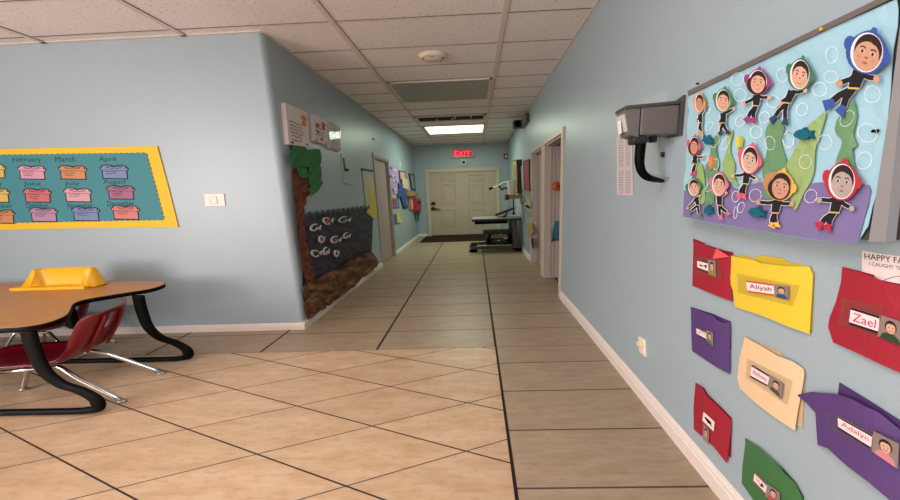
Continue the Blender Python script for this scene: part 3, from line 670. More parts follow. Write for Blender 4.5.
# rows: flange front edge, inner floor, back foot, back top, back outer top, back outer foot
def row(pts): return [np.array(p, float) for p in pts]
xl, xr_ = S0[0], S1[0]
def arcrow(inset, z, dy0, dy1, n=17):
    out = []
    for i in range(n+1):
        a = i/n; th = math.pi*(1-a); cx = (xl+xr_)/2+.03; rx = (xr_-xl)/2-inset
        x = cx+rx*math.copysign(abs(math.cos(th))**.35, math.cos(th)); y = Yn+dy0+(dy1-dy0)*abs(math.sin(th))**.35
        out.append((x, y, z))
    return out
zt = TZ+.135
rows = [arcrow(-.02, TZ+.003, .0, .30), arcrow(-.0, TZ+.012, .0, .285), arcrow(.03, TZ+.02, .01, .27)]
# front ends low, rear high: height profile rises with distance from the opening
def wallrow(inset, zz, dy1, n=17):
    out = []
    for i, p in enumerate(arcrow(inset, 0, .0, dy1, n)):
        a = (p[1]-Yn)/dy1; out.append((p[0], p[1], TZ+.012+(zz-TZ-.012)*min(1, max(0, (a-.1)/.35))**1.0))
    return out
rows = [arcrow(-.0, TZ+.002, .0, .13), arcrow(.01, TZ+.012, .0, .125), wallrow(.04, zt-.01, .11), wallrow(.055, zt, .10), wallrow(.08, zt-.008, .09), arcrow(.10, TZ+.02, .02, .07), arcrow(.16, TZ-.015, .03, .06)]
V = [v for r in rows for v in r]; n = 18; Fc = []
for r in range(len(rows)-1):
    for i in range(n-1): Fc.append((r*n+i, r*n+i+1, (r+1)*n+i+1, (r+1)*n+i))
b.add(V, Fc); ends = [V[i*n] for i in range(len(rows))]
b.prism([(xl-.03, Yn-.012, TZ+.003), (xr_-.02, Yn-.012, TZ+.003), (xr_+.0, Yn+.06, TZ+.003), (xl+.0, Yn+.06, TZ+.003)], (0, 0, .011))
o = b.build('bucket_seat', M_ys, tab, smooth=True); autosmooth(o, 50); md = o.modifiers.new('s', 'SOLIDIFY'); md.thickness = .008
# clamp under the seat at the notch of the table
b = B(); c = U(72, 322, 1, 1.95); b.box(c-(.03, .02, .03), c+(.03, .02, TZ-.03-c[2]), ch=.006); b.tube([c, c+(-.02, 0, -.035), c+(.05, 0, -.05), c+(.09, 0, -.09)], .014, 8); b.build('clamp', M_black, tab)

# ------------------------------------------------------------------ red shell chairs
M_red = mat('red_shell_plastic', (116, 15, 27), .28, .5, var=.04, vs=8)
def chair(name, label, loc, rz):
    t = thing(name, label, 'chair', (0, 0, 0), 'red shell chairs'); ORG[t.name] = np.zeros(3)
    # local: seat faces -x; origin on the floor under the back of the seat; x is stretched like the photographed chair
    prof = [(-.62, .235), (-.60, .262), (-.52, .275), (-.36, .27), (-.2, .262), (-.09, .263), (-.02, .285), (.04, .335), (.085, .40), (.125, .465), (.155, .515), (.168, .535), (.178, .538)]
    half = [.115, .135, .15, .158, .158, .155, .152, .15, .15, .15, .148, .13, .105]
    P = smoothpath([(x, 0, z) for x, z in prof], 3); H = [float(np.interp(i/3, range(len(half)), half)) for i in range(len(P))]
    nv = 17; V = []; Fc = []
    for i, p in enumerate(P):
        s_ = i/3
        for k in range(nv):
            a = -1+2*k/(nv-1); y = H[i]*a; curl = .045*abs(a)**4
            wd = min(1, max(0, (s_-5)/3))          # seat: edges curl up, back: edges curl forward
            V.append(np.array([p[0]-curl*wd*1.2, y, p[2]+curl*(1-wd)*.7]))
    hole = lambda i, k: 25 <= i < 30 and 7 <= k < 9
    for i in range(len(P)-1):
        for k in range(nv-1):
            if hole(i, k): continue
            q = i*nv+k; Fc.append((q, q+1, q+nv+1, q+nv))
    o = mk('shell', V, Fc, M_red, t, smooth=True)
    md = o.modifiers.new('s', 'SOLIDIFY'); md.thickness = .009; md.offset = -1
    b = B()
    for sy in (-.062, .062): b.tube(smoothpath([(.03, sy, .30), (.095, sy, .395), (.14, sy, .47), (.165, sy, .515)], 4), [.009]*12+[.004], 8)
    b.build('back_ribs', M_red, t, smooth=True)
    for sy in (-1, 1):
        b = B(); b.tube(smoothpath([(-.42, sy*.09, .245), (-.44, sy*.105, .235), (-.50, sy*.135, .13), (-.56, sy*.15, .012)], 5), .0125, 12); b.build('leg', M_chrome, t, smooth=True)
        b = B(); b.tube(smoothpath([(-.12, sy*.085, .238), (-.08, sy*.1, .236), (.02, sy*.125, .16), (.21, sy*.15, .014)], 5), .0125, 12); l = b.build('leg', M_chrome, t, smooth=True)
        b = B(); b.lathe((.212, sy*.15, 0), [(.016, 0), (.018, .006), (.016, .014), (.004, .018)], n=12, sx=1.5); b.build('glide', mat('steel_glide', (150, 146, 140), .3, .5, metal=.6), t, smooth=True)
        b = B(); b.lathe((-.562, sy*.15, 0), [(.016, 0), (.018, .006), (.016, .014), (.004, .018)], n=12, sx=1.5); b.build('glide', MATS['steel_glide'], t, smooth=True)
    b = B(); b.tube([(-.42, -.09, .245), (-.12, -.085, .240)], .0115, 8); b.tube([(-.42, .09, .245), (-.12, .085, .240)], .0115, 8); b.tube([(-.27, -.09, .245), (-.27, .09, .245)], .0115, 8); b.build('under_frame', M_chrome, t, smooth=True)
    t.location = loc; t.rotation_euler = (0, 0, rz); t.scale = (1.0, 1, 1); return t
def chair_copy(src, label, loc, rz):
    r = src.copy(); COL.objects.link(r); r.location = loc; r.rotation_euler = (0, 0, rz); r['label'] = label
    for ch in list(src.children):
        c = ch.copy(); COL.objects.link(c); c.parent = r
    return r
ch1 = chair('shell_chair', 'red plastic shell chair with chrome legs at the near side of the table', (-2.37, 1.712, 0), .2)
ch2 = chair_copy(ch1, 'red shell chair mostly hidden behind the table, only its back tip showing', (-3.27, 2.27, 0), 0); ch2.scale = (.8, .8, .8)

# ------------------------------------------------------------------ right wall: wall box, panel, notice
def zb(p): return (605+p[0]/4.17, 85+p[1]/4.17)
P, v = slab(WR, [zb(p) for p in ((160, 60), (258, 22), (257, 384), (163, 358))], .012)
t = thing('service_panel', 'flat pale grey service panel on the wall behind the box', 'panel', sum(P)/4)
M_pan = mat('panel_grey', (170, 184, 190), .35, .4)
B().prism(P, v).build('plate', M_pan, t)
B().prism([WR.at(*zb(p), .017) for p in ((168, 75), (222, 55), (224, 352), (168, 342))], -WR.n*.005).build('panel_door', M_pan, t)
B().prism([WR.at(*zb(p), .022) for p in ((232, 280), (240, 280), (240, 300), (232, 300))], -WR.n*.010).build('lock', M_dark, t)
# notice
P = [zb(p) for p in ((48, 208), (112, 203), (117, 462), (50, 458))]
t = thing('notice', 'two part printed notice with red lines below the grey wall box', 'notice', WR.at(624, 165))
sheet('upper_sheet', WR, [zb(p) for p in ((48, 208), (112, 203), (114, 342), (49, 344))], .003, .001, mat('notice_paper', (206, 196, 196), .6, .2), t)
sheet('lower_sheet', WR, [zb(p) for p in ((49, 346), (114, 343), (117, 462), (50, 458))], .003, .001, MATS['notice_paper'], t)
L1 = []; L2 = []
for r in range(34):
    y = 218+r*7
    if 338 < y < 352: continue
    for c0, c1 in ((56, 78), (84, 108)):
        L1.append((stroke([zb(p) for p in scribble(r*2+c0, (c0+c1)/2, y, (c1-c0)*(.8+.2*hsh(r, c0)), 1.2, 4)], .42), 1 if (352 < y < 362 or y > 440) else 0))
flat('print', WR, L1, .0042, [mat('grey_print', (110, 100, 104), .7, .1), mat('red_print', (196, 84, 86), .7, .1)], t, dz=.00002, base=.0003)
# the box itself
Yn = WR.at(682, 120)[1]
Pn = lambda x, y: U(*zb((x, y)), 1, Yn)
xf0 = Pn(100, 130)[0]; zt, zb_ = Pn(200, 72)[2], Pn(200, 207)[2]
Yfar = Yn+.085
M_box = mat('brown_grey_metal', (110, 104, 102), .42, .4, var=.04); M_box2 = mat('dark_grey_metal', (76, 72, 72), .4, .4)
t = thing('wall_box', 'large brown-grey metal box on right wall with curved black tube below', 'wall box', (xR, (Yn+Yfar)/2, zb_))
xm = Pn(148, 130)[0]
b = B(); b.box((xm+.004, Yn, zb_), (xR-.012, Yfar, zt-.012), ch=.006); b.build('body', M_box, t)
b = B(); b.prism([(xf0+.006, Yn+.002, zb_+.004), (xm-.002, Yn+.002, zb_-.008), (xm-.002, Yn+.002, zt-.014), (xf0-.018, Yn+.002, zt-.02)], (0, Yfar-Yn-.004, 0)); b.build('front_section', M_box, t)
b = B(); b.box((xm-.002, Yn+.006, zb_), (xm+.004, Yfar-.006, zt-.014)); b.build('groove', M_black, t)
b = B(); b.prism([(xf0-.022, Yn-.006, zt-.022), (xf0-.018, Yn-.006, zt-.010), (xR-.01, Yn-.006, zt+.002), (xR-.01, Yn-.006, zt-.010)], (0, Yfar-Yn+.012, 0)); b.build('lid', M_box2, t)
b = B(); b.prism([(xf0-.022, Yn+.010, zt-.04), (xf0-.001, Yn+.010, zb_+.02), (xf0+.004, Yn+.010, zb_+.02), (xf0-.014, Yn+.010, zt-.04)], (0, Yfar-Yn-.018, 0)); b.build('front_window', mat('milky_window', (196, 200, 190), .2, .5), t, label='pale milky front window')
b = B(); b.prism([(xf0-.0225, Yn+.03, zt-.06), (xf0-.0225, Yn+.06, zt-.06), (xf0-.015, Yn+.06, zt-.115), (xf0-.015, Yn+.03, zt-.115)], (.002, 0, 0)); b.build('sticker', M_white, t)
b = B(); b.prism([(xR-.012, Yn-.014, zb_-.01), (xR-.012, Yn-.014, zt+.02), (xR-.012, Yfar+.01, zt+.0), (xR-.012, Yfar+.01, zb_-.005)], (.012, 0, 0)); b.build('back_plate', M_box2, t)
b = B(); b.box((xm-.026, Yn+.002, zb_-.035), (xm+.044, Yn+.055, zb_-.002), ch=.01); b.build('collar', M_dark, t)
Yt = Yn+.028; tp = [U(*zb(q), 1, Yt+dy) for q, dy in (((150, 235), 0), ((146, 280), 0), ((144, 325), 0), ((156, 365), -.0), ((185, 388), -.0), ((235, 400), 0))]
tp[-1] = WR.at(*zb((240, 400)), .012)
b = B(); P_ = smoothpath(tp, 6); b.tube(P_, [float(np.interp(i/(len(P_)-1), [0, .3, .75, 1], [.022, .021, .016, .009])) for i in range(len(P_))], 14); b.build('tube', M_black, t, smooth=True)
c = Pn(232, 212); b = B(); b.lathe(c+(0, .06, -.006), [(.016, -.012), (.018, 0), (.018, .012)], n=12); b.build('foot_screw', M_dark, t)

# ------------------------------------------------------------------ the under-sea board
def zq(p): return (670+p[0]/2, p[1]/2)
def za(p): return (675+p[0]/5, 50+p[1]/5)
def zc_(p): return (675+p[0]/4.545, 130+p[1]/4.545)
def zd(p): return (780+p[0]/3.575, 110+p[1]/3.575)
def ze(p): return (780+p[0]/4.167, p[1]/4.167)
brd = thing('display_board', 'grey framed display board covered in light blue sea paper', 'display board', WR.at(800, 120))
OB = .055
M_alu = mat('board_frame', (150, 148, 150), .4, .5, metal=.2); M_side = mat('board_dark', (74, 66, 66), .5, .3)
outer = [(688.6, 91.5), (884, -1.8), (903.5, -11.0), (893, 98), (874, 240.6), (870, 240.6), (690, 216)]
P = [WR.at(u, v_, OB) for u, v_ in outer]
B().prism(P, -WR.n*OB).build('panel', M_side, brd)
def bar(name, a, b_, c, d, off0, off1, m): return B().prism([WR.at(*q, off1) for q in (a, b_, c, d)], WR.n*(off0-off1)).build(name, m, brd)
bar('frame_rail', (687.5, 91), (904, -14), (904.5, -8), (688, 95.5), .03, .070, mat('board_rail', (108, 98, 94), .45, .4))
B().prism([WR.at(*q, .073) for q in ((868.5, 242), (891, 98), (905, -14), (916, -20), (901, 98), (885.5, 241.6))], -WR.n*.02).build('frame_rail', M_alu, brd, label='light grey upright rail')
M_sky = mat('light_blue_paper', (158, 198, 214), .65, .2, var=.05, vs=9, bump=.25, bs=14)
M_pur = mat('purple_paper', (124, 112, 158), .65, .2, var=.05, vs=9)
paper_pl = [(690.5, 90.5), (688, 100), (689.2, 112), (687, 125), (687.6, 140), (685.5, 155), (686, 168), (683.5, 180), (683.8, 190), (682.3, 217), (705, 222), (737, 227.5), (775, 233.5), (815, 240), (838, 242.3), (857, 242.8), (868, 226), (872, 208), (875, 198), (882, 170), (885.5, 150), (888, 128), (888.5, 110), (890.5, 92), (891.5, 70), (893, 50), (897.5, 26), (898, 10), (896.5, -1), (885, 4), (872, 10), (845, 22), (832, 27), (810, 36), (790, 44), (770, 53), (752, 61), (735, 70), (720, 76.5), (706, 83)]
bp_ = sheet('sea_backing_paper', WR, paper_pl, OB+.006, .0015, M_sky, brd, jit=.0012, step=13)
M_chalk = mat('white_crayon', (236, 238, 240), .7, .2)
OP = OB+.0105
sheet('purple_seabed', WR, [(684, 190), (690, 191.5), (697, 189), (706, 192), (716, 186), (724, 182), (728, 181), (733, 187), (738, 189), (744, 188), (752, 184), (762, 182), (766, 181), (780, 188), (790, 187.5), (802, 184.5), (818, 182.5), (830, 182), (850, 183), (868.5, 185), (870.8, 191), (868, 205), (863, 222), (857.5, 242.6), (838, 241.8), (815, 239.5), (775, 233), (737, 227), (705, 221.5), (682.8, 216.5)], OP, .001, M_pur, brd)
OW = OP+.004
weeds = [('dark', [(712, 138), (719, 134), (716, 150), (719, 165), (714, 185), (713.5, 203), (704, 203), (708, 185), (705, 170), (710, 155)]),
 ('light', [(697, 164), (703, 168), (705, 190), (703, 204), (694, 200), (696, 185)]),
 ('light', [(727.5, 134), (733, 131), (730, 150), (735, 165), (734, 176), (738, 186), (728, 180), (722, 165), (727, 150)]),
 ('dark', [(778, 105), (771, 120), (765, 132), (767, 150), (762, 170), (764, 185), (764, 197), (778, 199), (786, 172), (786, 160), (781, 142), (784, 127), (775, 115), (780, 106)]),
 ('light', [(826, 112), (815, 120), (806, 128), (797, 145), (790, 158), (784, 172), (788, 185), (794, 211), (803, 195), (813, 175), (815, 150), (820, 135)]),
 ('dark', [(852, 99), (845, 112), (837, 120), (835, 132), (842, 142), (836, 160), (834, 180), (838, 186), (853, 186), (855, 168), (852, 150), (857, 145), (853, 134), (857, 116)])]
wl_ = ['tall green paper seaweed at the far left of the board', 'short light green seaweed at the lower left edge of board', 'narrow light green seaweed left of the pink hooded diver', 'wide dark green seaweed in the middle of the board', 'slanting light green seaweed in the middle of the board', 'green seaweed rising behind the red hooded diver']
for (k, pl), lab in zip(weeds, wl_):
    sheet('paper_seaweed', WR, curve2(pl, 3), OW, .001, mat('seaweed_dark', (104, 144, 106), .65, .2) if k == 'dark' else mat('seaweed_light', (146, 172, 112), .65, .2), jit=.0012, step=6, label=lab, cat='paper seaweed', group='paper seaweed on the board')
# crayon bubbles drawn on the paper
bubs = [(za((312, 145)), 6, 6.5), (za((325, 225)), 6, 6.5), (za((165, 295)), 2.5, 5), (za((170, 380)), 3, 5), (za((325, 355)), 4.5, 6), (za((445, 337)), 5, 6), (za((405, 410)), 6, 6), (za((490, 258)), 6.5, 6), (za((535, 125)), 5.5, 7), (za((475, 465)), 5, 7), (za((565, 450)), 5.5, 8),
  (ze((215, 228)), 6, 8.5), (ze((212, 320)), 7, 6), (ze((165, 372)), 7, 7), (ze((92, 455)), 5.5, 6.5), (ze((385, 393)), 8, 8.5), (zd((312, 82)), 10, 9), (zd((300, 180)), 7.5, 9), (zd((160, 115)), 7, 7.5), (zd((30, 105)), 5.5, 7.5), (zd((90, 185)), 6, 7), (zd((240, 30)), 6, 9),
  (zc_((182, 50)), 3.5, 7), (zc_((185, 155)), 3, 5.5), (zc_((155, 260)), 3, 5), (zc_((135, 130)), 3, 5), (zc_((275, 303)), 3.6, 5.5), (zc_((300, 352)), 3.2, 5.5), (zc_((275, 375)), 1.8, 6), (zc_((365, 297)), 6, 6.5), (zc_((230, 60)), 3, 7), (zd((110, 308)), 6, 7)]
for (c, rx, ry) in bubs:
    b = B(); rot = hsh(c[0], 1)*.9-.2
    o_, i_ = ell(c[0], c[1], rx+.15, ry+.15, 22, rot), ell(c[0], c[1], rx-.3, ry-.3, 22, rot)
    V = [WR.at(u+.5*(hsh(k, u)-.5), v_, OW+.0028) for k, (u, v_) in enumerate(o_)]+[WR.at(u, v_, OW+.0028) for u, v_ in i_]; n = 22
    mk('crayon_bubble', V, [(k, (k+1) % n, n+(k+1) % n, n+k) for k in range(n)], M_chalk, bp_)
# fish and pins
M_tf = mat('teal_felt', (28, 96, 116), .8, .2, var=.15, vs=60, bump=.4, bs=120)
def fish(c, s, m, lab, fl=1, rot=0):
    body = [(-1, .1), (-.6, -.55), (.1, -.75), (.75, -.4), (1.0, .1), (.75, .55), (.1, .75), (-.45, .55)]
    cr, sr = math.cos(rot), math.sin(rot); xf = lambda p: (c[0]+s[0]*fl*(p[0]*cr-p[1]*sr), c[1]+s[1]*(p[0]*sr+p[1]*cr))
    t = thing('foam_fish', lab, 'fish ornament', WR.at(c[0], c[1], OW), 'foam fish on the board')
    sheet('body', WR, [xf(p) for p in curve2(body, 3)], OW+.001, .011, m, t)
    sheet('tail', WR, [xf(p) for p in ((.75, 0), (1.35, -.6), (1.2, .05), (1.4, .65))], OW+.001, .009, m, t)
    sheet('fin', WR, [xf(p) for p in ((-.1, -.7), (.35, -1.05), (.5, -.5))], OW+.001, .009, m, t)
fish(zd((76, 88)), (8, 7), M_tf, 'large teal fish in the upper middle of the board')
fish(zc_((362, 375)), (7, 6.5), M_tf, 'teal fish left of the yellow hooded diver on the seabed', rot=.2)
fish(zc_((145, 366)), (3.4, 5.5), M_tf, 'teal fish between the two small lower left divers')
fish(zc_((148, 50)), (4.2, 5.5), M_tf, 'teal fish below the green hooded diver at upper left', -1, -.4)
fish(zc_((284, 52)), (2.8, 5.5), mat('yellow_felt', (206, 196, 84), .8, .2), 'yellow fish, only yellow one on the board', 1, 1.2)
fish(zc_((158, 142)), (2.4, 6), mat('orange_felt', (216, 134, 92), .8, .2), 'orange fish at the left part of the board', 1, 1.3)
for q, m, lab in ((ze((184, 120)), M_yel, 'yellow push pin on the top edge of board'), (za((118, 168)), M_black, 'black push pin at the top left of board'), (zd((347, 75)), M_black, 'black push pin near the right edge of the board')):
    c = WR.at(q[0], q[1], OP+.001); B().lathe(c, [(.004, 0), (.0035, -.002), (.002, -.003), (.003, -.006), (.0035, -.008)], axis=0, n=10).build('push_pin', m, label=lab, cat='push pin')

# paper divers
M_rim = mat('white_rim_paper', (238, 234, 234), .6, .2); M_suit = mat('black_suit_paper', (34, 32, 38), .6, .25); M_gold = mat('belt_gold', (206, 176, 96), .6, .2)
M_hair = mat('dark_hair', (46, 34, 30), .6, .3); M_skins = [mat('skin_tone_a', (214, 166, 142), .55, .3), mat('skin_tone_b', (196, 148, 124), .55, .3), mat('skin_grey', (172, 156, 152), .55, .3), mat('skin_pink', (206, 170, 150), .55, .3)]
M_lip = mat('lip_tone', (170, 92, 84), .5, .3); M_shade = mat('brow_tone', (88, 58, 48), .6, .2)
def face_layers(h=1.0, smile=0, hairlen=0):
    """a small child's face in unit coordinates: 0 skin, 1 hair, 2 lips, 3 brows, 4 white, 5 cheek"""
    L = [(ell(0, -.12, .66, .72, 22), 1)]
    if hairlen: L.append((ell(-.1, .2, .8, .72, 20), 1))
    L += [([(.0+.6*math.cos(a), .1+.72*math.sin(a)*(1 if math.sin(a) > 0 else .82)) for a in np.linspace(0, 2*math.pi, 26)[:-1]], 0)]
    L += [([(-.60, -.16), (-.52, -.5), (-.1, -.72), (.35, -.68), (.58, -.4), (.58, -.14), (.46, -.40), (.2, -.42), (.0, -.52), (-.3, -.42), (-.5, -.36)], 1)]
    for s_ in (-1, 1):
        L += [(stroke([(s_*.4, -.16), (s_*.26, -.22), (s_*.12, -.16)], .06), 3), (ell(s_*.26, -.01, .12, .07, 10), 4), (ell(s_*.26, -.005, .075, .07, 10), 1), (ell(s_*.36, .26, .1, .08, 10), 5)]
    L += [(stroke([(-.07, .2), (0, .25), (.08, .2)], .045), 3)]
    if smile: L += [([(-.22, .42), (.0, .46), (.22, .42), (.1, .56), (-.1, .56)], 2), ([(-.15, .445), (.15, .445), (.06, .5), (-.06, .5)], 4)]
    else: L += [([(-.16, .46), (-.05, .42), (.05, .42), (.16, .46), (.05, .52), (-.05, .52)], 2)]
    return L
def diver(lab, head, rx, ry, tilt, hood, torso, hands, feet, skin=0, smile=0, hl=0, flip=None, tw=None, cap=None):
    h = np.array(head, float); T_ = np.array(torso, float); k = 0
    base = OW+.005
    t = thing('paper_diver', lab, 'paper diver', WR.at(*torso, base), 'paper divers on the board')
    hm = mat('hood_%d_%d_%d' % hood, hood, .6, .25); fm = mat('flip_%d_%d_%d' % (flip or hood), flip or hood, .6, .25)
    s = tw or rx*.5; ry_ = ry
    hip = T_+(T_-h)/np.linalg.norm(T_-h)*ry*.42; sh = T_-(T_-h)/np.linalg.norm(T_-h)*ry*.42
    # suit silhouette with white cut margin
    def limbs(x):
        out = []
        for q in hands:
            q = np.array(q, float); out.append(stroke([sh+(q-sh)*.0, sh+(q-sh)*.45+(0, ry*.10), q-(q-sh)*.12], s*.55+x))
        ax = hip-sh; n_ = np.array([-ax[1], ax[0]])/np.linalg.norm(ax)
        out.append([tuple(sh+n_*(s*.75+x/2)), tuple(hip+n_*(s*.6+x/2)), tuple(hip-n_*(s*.6+x/2)), tuple(sh-n_*(s*.75+x/2))])
        for q in feet:
            q = np.array(q, float); kn = hip+(q-hip)*.45+n_*s*.18; out.append(stroke([hip, kn, hip+(q-hip)*.75], s*.72+x))
        return out
    Lw = limbs(1.1); Lb = limbs(0)
    flat('cut_margin', WR, [(p, 0) for p in Lw], base, [M_rim], t, dz=.00005, base=.0008)
    flat('wetsuit', WR, [(p, 0) for p in Lb]+[(stroke([hip+(-s*.6, -.3), hip+(s*.6, .3)], max(.7, s*.2)), 1)], base+.0012, [M_suit, M_gold], t, dz=.00005, base=.0006)
    for q in feet:
        q = np.array(q, float); a = hip+(q-hip)*.7; d = (q-a)/np.linalg.norm(q-a); n_ = np.array([-d[1], d[0]])
        flat('flipper', WR, [([tuple(a+n_*s*.25), tuple(q+n_*s*.62), tuple(q-n_*s*.62+d*s*.3), tuple(a-n_*s*.25)], 0)], base+.002, [fm], t, dz=.0002)
    for q in hands:
        q = np.array(q, float); flat('hand', WR, [(ell(q[0], q[1], s*.36, s*.42, 9), 0)], base+.002, [M_skins[skin]], t)
    # hood, white rim, face
    c_, s_ = math.cos(tilt), math.sin(tilt)
    X = lambda a, b_, m=1.0: (h[0]+m*(a*rx*c_-b_*ry*s_*rx/ry), h[1]+m*(a*ry*s_+b_*ry*c_))
    hood_pl = [X((1.04+.10*math.cos(2*a+.6))*math.cos(a), (1.06+.05*math.sin(3*a))*math.sin(a)+.02) for a in np.linspace(0, 2*math.pi, 25)[:-1]]
    L = [(hood_pl, 0)]
    for aa, rr in ((-3.0, .30), (-1.5, .2), (-.05, .28)): L.append(([X(1.04*math.cos(aa)+rr*math.cos(a), 1.04*math.sin(aa)+rr*1.25*math.sin(a)) for a in np.linspace(0, 2*math.pi, 12)[:-1]], 0))
    if cap: L.append(([X(.95*math.cos(a)-.5, .8*math.sin(a)-.1) for a in np.linspace(0, 2*math.pi, 16)[:-1]], 1))
    L.append(([X(.88*math.cos(a), .96*math.sin(a)) for a in np.linspace(0, 2*math.pi, 25)[:-1]], 2 if not cap else 1))
    if not cap: L.append(([X(.80*math.cos(a)+.04, .90*math.sin(a)-.01) for a in np.linspace(0, 2*math.pi, 25)[:-1]], 3))
    flat('hood', WR, L, base+.003, [hm, mat('straw_tone', (176, 134, 92), .7, .2), M_rim, mat('hood_lining', (196, 176, 170), .6, .2)], t, dz=.0004)
    fl = face_layers(smile=smile, hairlen=hl); fx = lambda a, b_: X(a*1.12+.03, b_*1.08-.0)
    flat('face_photo', WR, [([fx(*p) for p in pl], mi) for pl, mi in fl], base+.0065, [M_skins[skin], M_hair, M_lip, M_shade, mat('eye_white', (226, 218, 212), .4, .3), mat('cheek_%d' % skin, [(212, 148, 126), (196, 132, 108), (180, 162, 158), (212, 156, 140)][skin], .55, .3)], t, dz=.00012, base=.0006)
    return t
diver('paper diver in an orange hood at the top left corner of board', (699.2, 103), 5, 9.5, .15, (222, 154, 74), (700.3, 118.5), [(704.5, 108.5), (696.5, 121)], [(701.5, 135), (699, 133)], 1, flip=(206, 166, 84), tw=2.8)
diver('paper diver in a green hood second from top left', (723, 100.5), 8, 11.5, .15, (72, 132, 88), (723.2, 118), [(719, 124), (733.5, 108.5)], [(720, 134), (728, 133.5)], 0, 1, flip=(48, 62, 92))
diver('paper diver in a magenta hood, third in the top row', (757.6, 82), 10.5, 12.5, .1, (150, 62, 118), (756.4, 100.5), [(743.5, 103.8), (769, 97.5)], [(745.5, 121), (752.5, 122)], 0, 1, 1)
diver('paper diver in a dark green hood, fourth in the top row', (799.8, 74.5), 11, 15.5, .2, (70, 118, 92), (789.5, 97), [(780, 103), (805, 90.5)], [(771, 121), (784.5, 124)], 0, 1, flip=(52, 66, 104))
diver('largest paper diver, in a blue hood at the top right', (866.8, 52.5), 18.5, 21, .3, (58, 84, 158), (856.5, 80), [(839, 83.5), (876.5, 79)], [(825, 105.5), (839.5, 113)], 1, 0)
diver('paper diver in a pink-red hood at the left edge, second row', (694, 146), 5.6, 9.5, .15, (206, 84, 108), (695, 160), [(703.5, 157), (692, 163)], [(691.3, 175.5), (694, 174)], 1, 0, 1, tw=3)
diver('paper diver in a green hood at the bottom left corner', (693.8, 187.5), 6.3, 9, -.1, (62, 116, 78), (697, 201.5), [(687.5, 208), (699.5, 196)], [(700, 217), (689, 213)], 0, 1, flip=(84, 132, 84), tw=3)
diver('paper diver in a pink hood at the lower left, arms raised', (718.8, 184.5), 7.6, 11.5, .1, (206, 110, 136), (719.3, 200.5), [(712.5, 190.5), (726, 193)], [(720.8, 219), (729, 214.5)], 0, 1)
diver('paper diver in a rose hood beside the narrow seaweed, second row', (749.6, 159.5), 9.5, 14, .25, (214, 96, 118), (746.3, 178), [(732.5, 176), (756.5, 179.5)], [(738, 197), (743.5, 198)], 3, 1)
diver('paper diver in a yellow hood and straw hat, bottom middle', (780.3, 186), 12.5, 14.5, .2, (222, 176, 84), (776, 207), [(757.8, 202.3), (791.5, 204)], [(771.5, 226.5), (776.5, 226)], 1, 0, 1, cap=1)
diver('paper diver in a bright red hood with a grey photo, bottom right', (841.8, 181.5), 15, 18.5, .12, (180, 46, 66), (836, 205), [(819, 200), (851.5, 208.5)], [(817.5, 226.5), (827, 229)], 2, 0)

